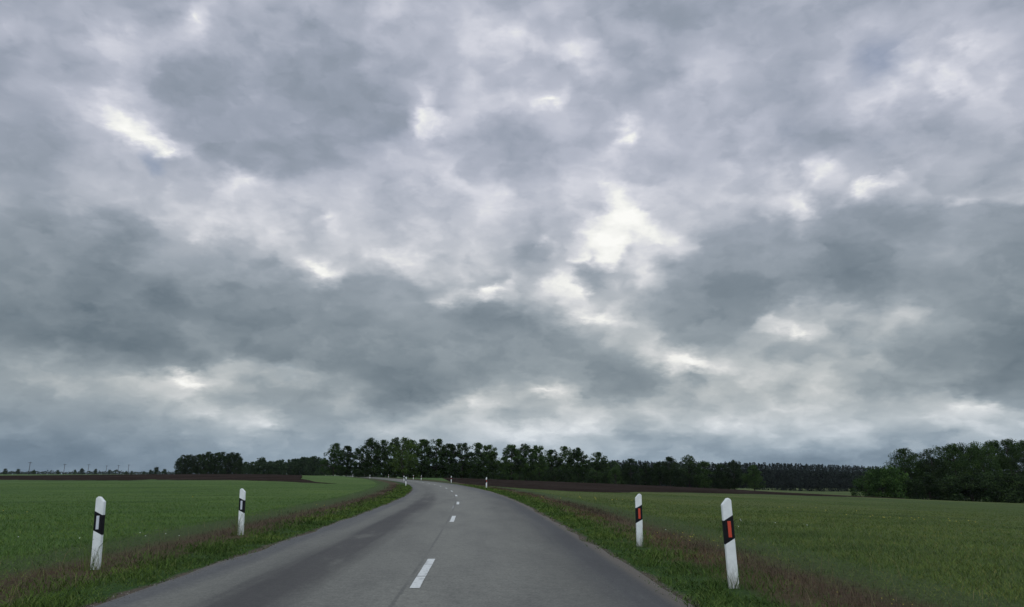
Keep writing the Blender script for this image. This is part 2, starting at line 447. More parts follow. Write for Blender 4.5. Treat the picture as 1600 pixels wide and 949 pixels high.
def grid_mesh(name, P, uv=None):
    """P (a,b,3) sheet"""
    a, b = P.shape[:2]
    idx = np.arange(a * b).reshape(a, b)
    q = np.stack([idx[:-1, :-1], idx[1:, :-1], idx[1:, 1:], idx[:-1, 1:]], -1).reshape(-1, 4)
    me = mesh_np(name, P.reshape(-1, 3), np.full(len(q), 4), q.ravel(), True)
    if uv is not None:
        lay = me.uv_layers.new(name='lane')
        lay.data.foreach_set('uv', uv.reshape(-1, 2)[q.ravel()].astype(np.float32).ravel())
    return me


def bm_mesh(name, bm, smooth=False):
    me = bpy.data.meshes.new(name)
    bmesh.ops.recalc_face_normals(bm, faces=bm.faces)
    bm.to_mesh(me); bm.free()
    if smooth:
        for p in me.polygons: p.use_smooth = True
    return me


class Mat:
    """small node-material builder"""

    def __init__(self, name, rough=0.9, spec=0.2):
        self.m = bpy.data.materials.new(name)
        self.m.use_nodes = True
        self.t = self.m.node_tree
        self.b = self.t.nodes['Principled BSDF']
        self.b.inputs['Roughness'].default_value = rough
        self.b.inputs['Specular IOR Level'].default_value = spec

    def n(self, t, **kw):
        n = self.t.nodes.new(t)
        for k, v in kw.items(): setattr(n, k, v)
        return n

    def l(self, a, b): self.t.links.new(a, b)

    def noise(self, vec, scale, detail=5, rough=0.55, dist=0.0):
        n = self.n('ShaderNodeTexNoise')
        self.l(vec, n.inputs['Vector'])
        n.inputs['Scale'].default_value = scale; n.inputs['Detail'].default_value = detail
        n.inputs['Roughness'].default_value = rough; n.inputs['Distortion'].default_value = dist
        return n.outputs[0]

    def ramp(self, fac, stops, interp='LINEAR'):
        r = self.n('ShaderNodeValToRGB'); c = r.color_ramp; c.interpolation = interp
        while len(c.elements) < len(stops): c.elements.new(.5)
        for e, (p, _) in zip(c.elements, stops): e.position = p
        for e, (_, k) in zip(c.elements, stops): e.color = (*k, 1) if len(k) == 3 else k
        self.l(fac, r.inputs[0])
        return r.outputs[0]

    def math(self, op, a, b=None, clamp=False):
        n = self.n('ShaderNodeMath', operation=op, use_clamp=clamp)
        for i, v in enumerate((a, b)):
            if v is None: continue
            if isinstance(v, (int, float)): n.inputs[i].default_value = v
            else: self.l(v, n.inputs[i])
        return n.outputs[0]

    def mr(self, v, a, b, c=0., d=1.):
        n = self.n('ShaderNodeMapRange', interpolation_type='SMOOTHSTEP')
        self.l(v, n.inputs['Value'])
        for k, x in zip(('From Min', 'From Max', 'To Min', 'To Max'), (a, b, c, d)): n.inputs[k].default_value = x
        return n.outputs[0]

    def mix(self, f, a, b, mode='MIX'):
        n = self.n('ShaderNodeMix', data_type='RGBA', blend_type=mode)
        for s, v in ((0, f), (6, a), (7, b)):
            if isinstance(v, (int, float)): n.inputs[s].default_value = v
            elif isinstance(v, tuple): n.inputs[s].default_value = (*v, 1)
            else: self.l(v, n.inputs[s])
        return n.outputs[2]

    def scale(self, vec, s):
        n = self.n('ShaderNodeVectorMath', operation='MULTIPLY')
        self.l(vec, n.inputs[0]); n.inputs[1].default_value = s
        return n.outputs[0]

    def pos(self):
        return self.n('ShaderNodeNewGeometry').outputs['Position']

    def bump(self, h, strength, dist):
        n = self.n('ShaderNodeBump'); n.inputs['Strength'].default_value = strength; n.inputs['Distance'].default_value = dist
        self.l(h, n.inputs['Height']); self.l(n.outputs[0], self.b.inputs['Normal'])

    def color(self, c):
        if isinstance(c, tuple): self.b.inputs['Base Color'].default_value = (*c, 1)
        else: self.l(c, self.b.inputs['Base Color'])
        return self


# ------------------------------------------------------------------ terrain
EDGE_L, EDGE_R = 3.22, 2.98           # road edges from the marked line


_ry = np.arange(-200.0, 801.0, 1.0)
_sl = np.interp(_ry, [-200, 0, 30, 57, 80, 130, 180, 230, 300, 800], [.01, -.03, -.062, -.115, -.15, -.215, -.265, -.31, -.325, -.33])
_rx = np.concatenate([[0], np.cumsum((_sl[1:] + _sl[:-1]) / 2)])
_rx += -.85 - _rx[200]


def centre_x(y):
    return np.interp(np.asarray(y, float), _ry, _rx)


_y = np.concatenate([np.arange(-160, 180, 0.5), np.arange(180, 760, 4.0)])
CL = np.stack([centre_x(_y), _y], 1)
CS = np.concatenate([[0], np.cumsum(np.linalg.norm(np.diff(CL, axis=0), axis=1))])
CS -= CS[np.argmin(abs(_y))]
CT = np.gradient(CL, axis=0); CT /= np.linalg.norm(CT, axis=1, keepdims=True)


def road_z(y):
    t = np.clip((np.asarray(y, float) - 150) / 200, 0, 1)
    return 0.55 * t * t * (3 - 2 * t)


def lane(x, y):
    """distance from the road's centre line: sideways (right +) and along"""
    x = np.asarray(x, float).ravel(); y = np.asarray(y, float).ravel()
    u = np.empty_like(x); s = np.empty_like(x)
    for k in range(0, len(x), 20000):
        dxx = x[k:k + 20000, None] - CL[None, :, 0]
        dyy = y[k:k + 20000, None] - CL[None, :, 1]
        j = np.argmin(dxx * dxx + dyy * dyy, 1)
        a = np.arange(len(j))
        u[k:k + 20000] = dxx[a, j] * CT[j, 1] - dyy[a, j] * CT[j, 0]
        s[k:k + 20000] = CS[j] + dxx[a, j] * CT[j, 0] + dyy[a, j] * CT[j, 1]
    return u, s


CTRL = []
for px, py, d in [(850, 766.6, 75), (937, 769.4, 85), (1050, 769.3, 110), (1175, 772, 130), (1350, 777, 150), (1600, 786.5, 155),
                  (945, 756.6, 230), (1190, 767, 250), (850, 755, 250), (750, 752, 255), (650, 749, 260), (1250, 767.5, 600),
                  (1000, 765.5, 620), (1500, 771, 520), (1430, 779.5, 168), (0, 750, 160), (250, 751, 150), (505, 756, 105),
                  (0, 743.6, 420), (270, 743.6, 345), (430, 741.9, 250), (500, 744, 172), (0, 741.6, 700), (-500, 741.8, 700),
                  (-500, 748, 260), (400, 742.0, 500), (800, 752, 420), (1800, 783, 260), (2200, 790, 300), (560, 748.5, 150)]:
    CTRL.append(at(px, py, d))
for x, y, z in [(-6, 10, 0), (-12, 15, 0), (-25, 30, -.02), (-50, 60, -.03), (-90, 90, 0), (8, 20, -.05), (12, 12, -.15), (25, 25, -.7),
                (50, 50, -1.9), (6, 8, 0), (-10, -20, 0), (-60, -60, 0), (20, -20, -.5), (80, -60, -2), (0, -150, 0), (-150, 20, 0),
                (-300, 0, 0), (300, 0, -9), (120, 60, -4.6), (-300, 400, .4), (-600, 100, 0), (600, 100, -13), (500, 500, -14),
                (0, 900, -2), (-400, 900, 1.1), (400, 900, -13), (-300, -300, 0), (300, -300, -8)]:
    CTRL.append(np.array([x, y, z]))
CTRL = np.array(CTRL, float)


def _k(r2):
    return np.where(r2 > 1e-9, 0.5 * r2 * np.log(np.maximum(r2, 1e-9)), 0)


_S = 100.0
_c = CTRL[:, :2] / _S
_n = len(_c)
_K = _k(((_c[:, None] - _c[None]) ** 2).sum(-1)) + np.eye(_n) * 2e-5
_P = np.hstack([np.ones((_n, 1)), _c])
_A = np.block([[_K, _P], [_P.T, np.zeros((3, 3))]])
_w = np.linalg.solve(_A, np.concatenate([CTRL[:, 2], np.zeros(3)]))


def sstep(a, b, v):
    t = np.clip((v - a) / (b - a), 0, 1)
    return t * t * (3 - 2 * t)


def ground_z(x, y):
    x = np.asarray(x, float).ravel(); y = np.asarray(y, float).ravel()
    r = np.hypot(x, y)
    f = np.where(r > 900, 900 / np.maximum(r, 1), 1.0)
    p = np.stack([x * f, y * f], 1) / _S
    z = _k(((p[:, None] - _c[None]) ** 2).sum(-1)) @ _w[:_n] + _w[_n] + p @ _w[_n + 1:]
    z = np.clip(z, -15, 1.3)
    u, s = lane(x, y)
    e = np.where(u > 0, u - EDGE_R, -u - EDGE_L)
    yy = np.interp(s, CS, CL[:, 1])
    w = sstep(0.3, 11, e)
    w = np.where(y > 600, 1, w)
    return road_z(yy) * (1 - w) + z * w


def gz(x, y):
    return float(ground_z([x], [y])[0])


# ------------------------------------------------------------------ materials: ground
mg = Mat('meadow_ground', 0.95, 0.1)
p = mg.pos()
n1 = mg.noise(mg.scale(p, (.012, .03, 0)), 1.0, 5, .6)
n2 = mg.noise(mg.scale(p, (.10, .22, 0)), 1.0, 6, .65)
n3 = mg.noise(p, 2.2, 6, .7)
n4 = mg.noise(p, 14.0, 4, .7)
base_l = mg.ramp(n1, [(.30, (.035, .070, .017)), (.46, (.050, .090, .023)), (.58, (.063, .102, .028)), (.75, (.083, .110, .035))])
base_r = mg.ramp(n1, [(.30, (.036, .060, .017)), (.46, (.050, .074, .022)), (.58, (.068, .087, .027)), (.75, (.096, .098, .034))])
sxm = mg.n('ShaderNodeSeparateXYZ'); mg.l(p, sxm.inputs[0])
base = mg.mix(mg.mr(sxm.outputs[0], -3., 1.), base_l, base_r)
tone = mg.ramp(n2, [(.30, (.62, .68, .62)), (.50, (1., 1., 1.)), (.72, (1.40, 1.30, 1.18))])
c = mg.mix(1.0, base, tone, 'MULTIPLY')
c = mg.mix(1.0, c, mg.ramp(n3, [(.3, (.75, .76, .75)), (.5, (1, 1, 1)), (.7, (1.28, 1.25, 1.2))]), 'MULTIPLY')
c = mg.mix(0.8, c, mg.ramp(n4, [(.3, (.6, .62, .6)), (.5, (1, 1, 1)), (.7, (1.5, 1.4, 1.3))]), 'MULTIPLY')
mg.color(c)
mg.bump(mg.math('ADD', n3, n4), 0.6, 0.08)

ms_ = Mat('ploughed_soil', 1.0, 0.0)
p = ms_.pos()
a1 = ms_.noise(ms_.scale(p, (.05, .12, 0)), 1.0, 5, .6)
a2 = ms_.noise(p, 1.6, 6, .7)
c = ms_.ramp(a1, [(.3, (.017, .0130, .0110)), (.5, (.026, .0200, .0165)), (.7, (.040, .0315, .0265))])
c = ms_.mix(1.0, c, ms_.ramp(a2, [(.3, (.5, .5, .5)), (.5, (1, 1, 1)), (.72, (1.6, 1.6, 1.6))]), 'MULTIPLY')
ms_.color(c)
ms_.bump(a2, 1.0, 0.25)

# ------------------------------------------------------------------ ground sheet (polar, out to the horizon)
th = np.concatenate([np.linspace(-180, -46, 60, endpoint=False), np.linspace(-46, 46, 300, endpoint=False), np.linspace(46, 180, 60)])
rr = np.concatenate([[0.5, 2, 4], np.geomspace(5.5, 700, 210), np.geomspace(720, 3000, 18)])
TH, RR = np.meshgrid(np.radians(th), rr, indexing='ij')
X, Y = RR * np.sin(TH), RR * np.cos(TH)
Z = ground_z(X, Y).reshape(X.shape) - 0.03
ground = link_mesh('ground', grid_mesh('ground', np.stack([X, Y, Z], -1)), mat=mg.m)
tag(ground, kind='structure')

# ------------------------------------------------------------------ road
ys = np.concatenate([np.arange(-150, -2, 6.0), np.arange(0, 90, 0.75), np.arange(90, 700, 3.0)])


def along(u, lift):
    """a sheet following the road: u (k,) or (n,k) sideways offsets"""
    k = np.array([np.argmin(abs(CL[:, 1] - y)) for y in ys])
    nrm = np.stack([CT[k, 1], -CT[k, 0]], 1)
    u = np.broadcast_to(u, (len(ys), np.shape(u)[-1]))
    P = CL[k][:, None, :] + nrm[:, None, :] * u[..., None]
    z = road_z(CL[k, 1])[:, None] + np.broadcast_to(lift, u.shape)
    return np.concatenate([P, z[..., None]], -1), np.stack([u, np.broadcast_to(CS[k][:, None], u.shape)], -1)


uu = np.linspace(-EDGE_L, EDGE_R, 17)
wob = np.zeros((len(ys), 17))
jit = np.interp(ys, np.arange(-160, 760, 1.1), rng.normal(0, .07, len(np.arange(-160, 760, 1.1))))
jit2 = np.interp(ys, np.arange(-160, 760, 1.3), rng.normal(0, .07, len(np.arange(-160, 760, 1.3))))
wob[:, 0] = jit; wob[:, -1] = jit2
P, UV = along(uu[None] + wob, 0.035 - 0.012 * (uu[None] / 3) ** 2)
mr_ = Mat('asphalt', 0.72, 0.3)
uvn = mr_.n('ShaderNodeUVMap', uv_map='lane')
sp = mr_.n('ShaderNodeSeparateXYZ'); mr_.l(uvn.outputs[0], sp.inputs[0])
U, S = sp.outputs[0], sp.outputs[1]
pp = mr_.pos()
streak = mr_.noise(mr_.scale(uvn.outputs[0], (1.6, .07, 0)), 1.0, 5, .6)
patch = mr_.noise(mr_.scale(uvn.outputs[0], (.9, .22, 0)), 1.0, 5, .6)
Uw = mr_.math('ADD', U, mr_.math('MULTIPLY', mr_.math('SUBTRACT', streak, .5), 0.9))
v01 = mr_.math('DIVIDE', mr_.math('ADD', Uw, 3.6), 7.0, True)
g = lambda v, k=(1.07, 1.06, .89): tuple(v * q for q in k)
kb = (1.0, 1.01, .97)
prof = mr_.ramp(v01, [(.057, g(.066, kb)), (.093, g(.060, kb)), (.143, g(.094)), (.20, g(.078)), (.235, g(.034, (1.08, 1.03, .92))), (.305, g(.038, (1.08, 1.03, .92))), (.371, g(.098)), (.514, g(.118)), (.657, g(.110)),
                      (.743, g(.086)), (.814, g(.070)), (.865, g(.041, kb)), (.91, g(.035, kb)), (.95, g(.052))])
prof_far = mr_.ramp(v01, [(.057, g(.074, kb)), (.143, g(.090)), (.235, g(.080)), (.371, g(.104)), (.514, g(.116)), (.743, g(.100)), (.857, g(.070, kb)), (.95, g(.060))])
prof = mr_.mix(mr_.math('MULTIPLY', mr_.mr(mr_.math('ADD', S, mr_.math('MULTIPLY', streak, 30.)), 45., 75.), .85), prof, prof_far)
prof = mr_.mix(mr_.mr(patch, .56, .68, 0., .55), prof, prof_far)
fine = mr_.noise(pp, 34.0, 4, .75)
mid = mr_.noise(pp, 11.0, 5, .72)
c = mr_.mix(1.0, prof, mr_.ramp(fine, [(.3, (.62, .62, .62)), (.5, (1, 1, 1)), (.7, (1.42, 1.42, 1.4))]), 'MULTIPLY')
c = mr_.mix(1.0, c, mr_.ramp(mid, [(.3, (.78, .78, .78)), (.5, (1, 1, 1)), (.7, (1.22, 1.22, 1.21))]), 'MULTIPLY')
c = mr_.mix(1.0, c, mr_.ramp(patch, [(.3, (.76, .76, .77)), (.5, (1, 1, 1)), (.7, (1.12, 1.12, 1.1))]), 'MULTIPLY')
# the paving seam beside the dashes
seam = mr_.math('ABSOLUTE', mr_.math('ADD', U, mr_.math('ADD', .13, mr_.math('MULTIPLY', mr_.math('SUBTRACT', mid, .5), .05))))
c = mr_.mix(mr_.math('MULTIPLY', mr_.mr(seam, .012, .035, .42, 0.), mr_.mr(patch, .38, .52)), c, (.03, .03, .03))
# grit and dirt thrown onto the outer edges
eL = mr_.mr(mr_.math('ADD', U, mr_.math('MULTIPLY', mid, .25)), -3.22, -3.02, .75, 0.)
eR = mr_.mr(mr_.math('SUBTRACT', U, mr_.math('MULTIPLY', mid, .25)), 2.62, 2.80, 0., .75)
c = mr_.mix(mr_.math('MAXIMUM', eL, eR), c, (.085, .070, .052))
mr_.color(c)
mr_.bump(fine, 0.35, 0.006)
road = link_mesh('road', grid_mesh('road', P, UV), mat=mr_.m)
tag(road, kind='structure')

# painted dashes, three metres on and nine off
mp = Mat('road_paint', 0.6, 0.3)
p = mp.pos()
k1 = mp.noise(p, 25, 5, .7)
k2 = mp.noise(p, 4, 5, .7)
c = mp.ramp(k1, [(.28, (.20, .20, .19)), (.40, (.44, .45, .42)), (.6, (.54, .55, .52))])
c = mp.mix(mp.mr(k2, .56, .68, 0., .7), c, (.20, .20, .185))
mp.color(c)


def strip(name, s0, s1, u0, u1, lift, mat, rag=0.0):
    n = 10
    s = np.linspace(s0, s1, n)
    q = []
    for v in s:
        y = np.interp(v, CS, CL[:, 1]); x = float(centre_x(y))
        t = np.array([np.interp(v, CS, CT[:, 0]), np.interp(v, CS, CT[:, 1])]); t /= np.linalg.norm(t)
        nr = np.array([t[1], -t[0]])
        z = float(road_z(y))
        row_ = []
        for u in (u0 + rng.normal(0, rag), u1 + rng.normal(0, rag)):
            row_.append((x + nr[0] * u, y + nr[1] * u, z + lift))
        q.append(row_)
    return link_mesh(name, grid_mesh(name, np.array(q)), road, mat)


for k in range(-2, 14):
    s0 = 9.03 + 12.06 * k
    if k == 0:      # the nearest dash has two worn gaps
        strip('lane_dash', s0, s0 + .98, -.06, .06, .040, mp.m, .002)
        strip('lane_dash', s0 + 1.03, s0 + 2.28, -.06, .06, .040, mp.m, .002)
        strip('lane_dash', s0 + 2.31, s0 + 3.0, -.06, .06, .040, mp.m, .002)
    else:
        strip('lane_dash', s0, s0 + 3.0, -.06, .06, .040, mp.m, .002)
mw = Mat('worn_paint', 0.7, 0.2); mw.color((.2, .2, .19))
strip('worn_marking', 29.2, 31.8, -.20, -.14, .040, mw.m, .004)

# ------------------------------------------------------------------ verges: gravel lip, short green, then reddish grass
mv = Mat('verge_soil', 0.95, 0.1)
uvn = mv.n('ShaderNodeUVMap', uv_map='lane')
sp = mv.n('ShaderNodeSeparateXYZ'); mv.l(uvn.outputs[0], sp.inputs[0])
p = mv.pos()
j1 = mv.noise(p, 1.3, 5, .6); j2 = mv.noise(p, 12, 4, .7)
e_ = mv.math('ADD', sp.outputs[0], mv.math('MULTIPLY', mv.math('SUBTRACT', j1, .5), .5))
c = mv.ramp(mv.math('DIVIDE', e_, 4.5, True), [(.0, (.085, .068, .05)), (.018, (.060, .052, .036)), (.04, (.022, .050, .010)), (.20, (.026, .050, .012)), (.25, (.050, .040, .020)),
                                              (.46, (.055, .036, .022)), (.60, (.038, .052, .018)), (1., (.038, .066, .018))])
c = mv.mix(1.0, c, mv.ramp(j2, [(.3, (.6, .6, .6)), (.5, (1, 1, 1)), (.7, (1.4, 1.4, 1.4))]), 'MULTIPLY')
mv.color(c)
mv.bump(j2, .8, .05)
for sgn, ed in ((-1, EDGE_L), (1, EDGE_R)):
    ev = np.array([-.25, .02, .08, .25, .6, 1.0, 1.6, 2.4, 3.4, 4.5])
    P, UV = along(sgn * (ed + ev)[None], np.zeros((1, 10)))
    Zg = ground_z(P[..., 0], P[..., 1]).reshape(P.shape[:2])
    P[..., 2] = Zg + np.array([-.02, .008, .02, .02, .02, .02, .02, .015, .01, -.04])[None]
    UV[..., 0] = ev[None]
    o = link_mesh('verge', grid_mesh('verge', P[:, ::-sgn] if sgn > 0 else P, UV[:, ::-sgn] if sgn > 0 else UV), mat=mv.m)
    tag(o, kind='structure')

# ------------------------------------------------------------------ ploughed fields


def field(name, near, far, n=90, m=26, lift=0.05):
    A = np.array([at(*q)[:2] for q in near]); B = np.array([at(*q)[:2] for q in far])

    def res(Q):
        d = np.concatenate([[0], np.cumsum(np.linalg.norm(np.diff(Q, axis=0), axis=1))]); d /= d[-1]
        t = np.linspace(0, 1, n)
        return np.stack([np.interp(t, d, Q[:, 0]), np.interp(t, d, Q[:, 1])], 1)
    A, B = res(A), res(B)
    g_ = np.random.default_rng(11)
    for Q_ in (A, B):
        for f_, a_ in ((14, .9), (45, .6)):
            Q_ += np.stack([np.interp(np.arange(n), np.linspace(0, n - 1, f_), g_.normal(0, a_, f_)) for _ in range(2)], 1)
    t = np.linspace(0, 1, m)[None, :, None]
    XY = A[:, None] * (1 - t) + B[:, None] * t
    z = ground_z(XY[..., 0], XY[..., 1]).reshape(XY.shape[:2]) + lift + rng.uniform(-.02, .05, XY.shape[:2])
    z[:, 0] -= lift + .05; z[:, -1] -= lift + .05; z[0] -= lift + .05; z[-1] -= lift + .05
    o = link_mesh(name, grid_mesh(name, np.concatenate([XY, z[..., None]], -1)), mat=ms_.m)
    tag(o, kind='structure')


field('ploughed_field',
      [(735, 756, 98), (780, 759.5, 84), (850, 766.6, 75), (937, 769.4, 85), (1050, 769.3, 110), (1175, 772, 130), (1350, 777, 150), (1420, 779, 160)],
      [(690, 751, 210), (750, 752, 240), (850, 755, 236), (945, 757, 220), (1050, 762, 222), (1110, 765, 222), (1192, 770.6, 180), (1340, 776.6, 160), (1425, 779, 168)])
field('ploughed_field',
      [(-450, 748, 190), (-100, 749.5, 170), (0, 749.8, 160), (210, 751, 152), (235, 750, 160), (380, 752.5, 140), (450, 754.3, 122), (512, 755.8, 106), (530, 755.6, 106)],
      [(-450, 744, 440), (-100, 744, 430), (0, 743.6, 420), (270, 743.6, 320), (360, 743, 300), (430, 741.9, 252), (455, 742.8, 232), (478, 745.5, 190), (486, 749.5, 150), (505, 753.2, 122), (531, 755.2, 108)])

# ------------------------------------------------------------------ grass blades


def grass_mat(name, stops, trans=0.25):
    m = Mat(name, 0.85, 0.1)
    gm = m.n('ShaderNodeNewGeometry')
    c = m.ramp(gm.outputs['Random Per Island'], stops)
    big = m.noise(m.scale(gm.outputs['Position'], (.25, .35, 0)), 1.0, 5, .6)
    c = m.mix(1.0, c, m.ramp(big, [(.3, (.55, .64, .62)), (.5, (1, 1, 1)), (.7, (1.5, 1.32, 1.15))]), 'MULTIPLY')
    m.color(c)
    return m.m


CLEAR = [(-5.91, 10.69), (-5.99, 16.45), (2.68, 9.15), (2.41, 14.09)]


def blades(name, x, y, h, w, lean, mat, lift=0.0, tip=0.15):
    for cx0, cy0 in CLEAR:
        dq = np.hypot(x - cx0, (y - cy0 + .35) * .45)
        h = h * np.clip((dq - .06) / .16, .25, 1)
    n = len(x)
    z = ground_z(x, y) + lift - .02
    a = rng.uniform(0, 2 * np.pi, n)           # facing
    b = rng.uniform(0, 2 * np.pi, n)           # leaning
    L1 = rng.uniform(.1, .45, n) * lean * h; L2 = rng.uniform(.5, 1.2, n) * lean * h
    sx_, sy_ = np.cos(a) * w / 2, np.sin(a) * w / 2
    lx, ly = np.cos(b), np.sin(b)
    V = np.empty((n, 5, 3), np.float32)
    V[:, 0] = np.stack([x - sx_, y - sy_, z], 1)
    V[:, 1] = np.stack([x + sx_, y + sy_, z], 1)
    hm = h * .55
    V[:, 2] = np.stack([x + sx_ * .8 + lx * L1, y + sy_ * .8 + ly * L1, z + hm], 1)
    V[:, 3] = np.stack([x - sx_ * .8 + lx * L1, y - sy_ * .8 + ly * L1, z + hm], 1)
    V[:, 4] = np.stack([x + lx * L2, y + ly * L2, z + h * rng.uniform(.85, 1., n)], 1)
    base = np.arange(n)[:, None] * 5
    loops = np.concatenate([base + np.array([0, 1, 2, 3]), base + np.array([3, 2, 4])], 1).ravel()
    sizes = np.tile(np.array([4, 3]), n)
    o = link_mesh(name, mesh_np(name, V.reshape(-1, 3), sizes, loops), mat=mat)
    tag(o, kind='stuff')
    return o


def wedge(n, r0, r1, half=43):
    r = np.exp(rng.uniform(np.log(r0), np.log(r1), n)); t = np.radians(rng.uniform(-half, half, n))
    x, y = r * np.sin(t), r * np.cos(t)
    u, s = lane(x, y)
    return x, y, r, np.where(u > 0, u - EDGE_R, -u - EDGE_L), u, s


def patchy(x, y, f, seed):
    g = np.random.default_rng(seed)
    v = 0
    for _ in range(6):
        a, b, c_ = g.normal(0, f), g.normal(0, f), g.uniform(0, 6.28)
        v = v + np.sin(a * x + b * y + c_)
    return v / 6


G_MEADOW = grass_mat('meadow_blades', [(0, (.045, .085, .017)), (.35, (.061, .114, .023)), (.75, (.079, .138, .030)), (.95, (.098, .146, .040)), (1, (.13, .14, .052))])
G_WILD = grass_mat('wild_meadow_blades', [(0, (.048, .078, .018)), (.4, (.066, .103, .024)), (.75, (.086, .124, .031)), (.93, (.115, .130, .040)), (1, (.16, .142, .055))])
G_VERGE = grass_mat('verge_blades', [(0, (.030, .055, .010)), (.4, (.044, .080, .014)), (.8, (.066, .110, .021)), (1, (.10, .12, .04))])
G_SEED = grass_mat('seeding_blades', [(0, (.062, .036, .023)), (.4, (.102, .060, .038)), (.75, (.138, .086, .055)), (1, (.16, .13, .08))])
x, y, r, e, u, s = wedge(600000, 6.3, 150)
k = e > (1.0 + rng.normal(0, .5, len(e)))
k &= rng.random(len(e)) < np.where(e < 2.6, .7, 1.0)
x, y, r, u = x[k], y[k], r[k], u[k]
hgt = rng.uniform(.03, .085, len(x)); wid = .0042 * np.maximum(r / 8, .8) ** .75 * rng.uniform(.7, 1.4, len(x))
hgt = hgt * (1 + .5 * patchy(x, y, .22, 51)) * np.interp(r, [0, 18, 60, 150], [1, 1, .42, .3])
for nm, kk, mt in (('meadow_grass', u < 0, G_MEADOW), ('wild_meadow_grass', u > 0, G_WILD)):
    blades(nm, x[kk], y[kk], hgt[kk], wid[kk], 1.1, mt)


def strip_pts(n, e0, e1, s0=4.5, s1=95):
    s = np.exp(rng.uniform(np.log(s0), np.log(s1), n)); e = rng.uniform(e0, e1, n)
    sg = np.where(rng.random(n) < .5, -1, 1)
    u = np.where(sg > 0, EDGE_R + e, -EDGE_L - e)
    cy = np.interp(s, CS, CL[:, 1]); cx_ = np.interp(s, CS, CL[:, 0])
    tx, ty = np.interp(s, CS, CT[:, 0]), np.interp(s, CS, CT[:, 1])
    return cx_ + ty * u, cy - tx * u, e, s, sg


x, y, e, s, sg = strip_pts(130000, -.10, 1.7)
k = (e + .35 * patchy(x, y, 1.5, 3) + rng.normal(0, .25, len(x)) < .85) & (e > .10 + .16 * patchy(x, y, 2.2, 4)) | (rng.random(len(x)) < .16)
k &= e > .03 - .13 * np.clip(patchy(x, y, 1.8, 81) + .1, 0, 1) * 2
x, y, e, s = x[k], y[k], e[k], s[k]
blades('verge_grass', x, y, rng.uniform(.035, .095, len(x)) * np.clip(.55 + e, .5, 1.3) * (1 + .9 * patchy(x, y, 3.5, 61)), .008 * np.maximum(s / 8, .8) * rng.uniform(.7, 1.3, len(x)), 1.0, G_VERGE, .02)
x, y, e, s, sg = strip_pts(150000, .6, 3.2)
k = rng.random(len(x)) < np.exp(-((e - 1.75 - .35 * patchy(x, y, .8, 9)) / .60) ** 2) * np.clip(.75 + 1.1 * patchy(x, y, .5, 19), .1, 1) * np.where(sg > 0, 1.0, .42)
x, y, e, s, sg = x[k], y[k], e[k], s[k], sg[k]
hs = rng.uniform(.045, .105, len(x)); ws = .0034 * np.maximum(s / 8, .8) * rng.uniform(.7, 1.4, len(x))
inner = (e + rng.normal(0, .25, len(x)) < 1.75) & (sg > 0)
G_SEED_D = grass_mat('dark_seeding_blades', [(0, (.034, .026, .018)), (.5, (.052, .040, .028)), (.85, (.072, .056, .036)), (1, (.10, .085, .05))])
blades('seeding_grass', x[inner], y[inner], hs[inner], ws[inner], .6, G_SEED, .02)
blades('dark_seeding_grass', x[~inner], y[~inner], hs[~inner] * 1.15, ws[~inner], .6, G_SEED_D, .02)

x, y, e, s, sg = strip_pts(520, .06, .9, 7, 60)
k = patchy(x, y, 1.1, 71) > .05
wx, wy, wh = [], [], []
for a_, b_ in zip(x[k], y[k]):
    n_ = rng.integers(14, 40); sp_ = rng.uniform(.05, .16)
    wx.append(a_ + rng.normal(0, sp_, n_)); wy.append(b_ + rng.normal(0, sp_, n_)); wh.append(rng.uniform(.03, .11, n_) * rng.uniform(.6, 1.2))
wx, wy, wh = np.concatenate(wx), np.concatenate(wy), np.concatenate(wh)
G_WEED = grass_mat('weed_leaves', [(0, (.026, .050, .012)), (.5, (.044, .082, .018)), (1, (.080, .115, .030))])
blades('roadside_weeds', wx, wy, wh, rng.uniform(.008, .018, len(wx)), 1.2, G_WEED, .01)
x, y, e, s, sg = strip_pts(700, .8, 3.4, 5, 50)
G_STRAW = grass_mat('dry_stems', [(0, (.10, .085, .045)), (1, (.20, .17, .09))])
blades('dry_stems', x, y, rng.uniform(.2, .42, len(x)), rng.uniform(.003, .005, len(x)), .5, G_STRAW, .01)
x, y, e, s, sg = strip_pts(6500, -.22, .16, 5, 55)
keep = rng.random(len(x)) < np.exp(-(e - .0) ** 2 / .012)
x, y = x[keep], y[keep]
sz = rng.uniform(.004, .011, len(x))
zz_ = np.maximum(ground_z(x, y), 0) + .022
pv = np.array([[1, 0, -.3], [-.6, .9, -.3], [-.5, -.8, -.3], [0, .1, .8]])
V = np.stack([x, y, zz_], 1)[:, None] + (pv[None] + rng.normal(0, .2, (len(x), 4, 3))) * sz[:, None, None]
tri = np.array([0, 1, 3, 1, 2, 3, 2, 0, 3])
mgv = Mat('grit', .9, .2)
mgv.color(mgv.ramp(mgv.n('ShaderNodeNewGeometry').outputs['Random Per Island'], [(0, (.05, .046, .04)), (.6, (.11, .10, .085)), (1, (.19, .175, .15))]))
o = link_mesh('gravel', mesh_np('gravel', V.reshape(-1, 3), np.full(len(x) * 3, 3), (np.arange(len(x))[:, None] * 4 + tri[None]).ravel()), mat=mgv.m)
tag(o, kind='stuff')

# small flowers: yellow and white heads in the meadow, single tiny crosses of petals


def flowers(name, x, y, size, h, col):
    n = len(x)
    z = ground_z(x, y) + h
    a = rng.uniform(0, 6.28, n)
    V = np.empty((n, 4, 3), np.float32)
    for q in range(4):
        t = a + q * np.pi / 2
        V[:, q] = np.stack([x + np.cos(t) * size, y + np.sin(t) * size * .8, z + np.sin(t) * size * .7], 1)
    m = Mat(name, .8, .1)
    m.color(col)
    o = link_mesh(name, mesh_np(name, V.reshape(-1, 3), np.full(n, 4), np.arange(4 * n)), mat=m.m)
    tag(o, kind='stuff')


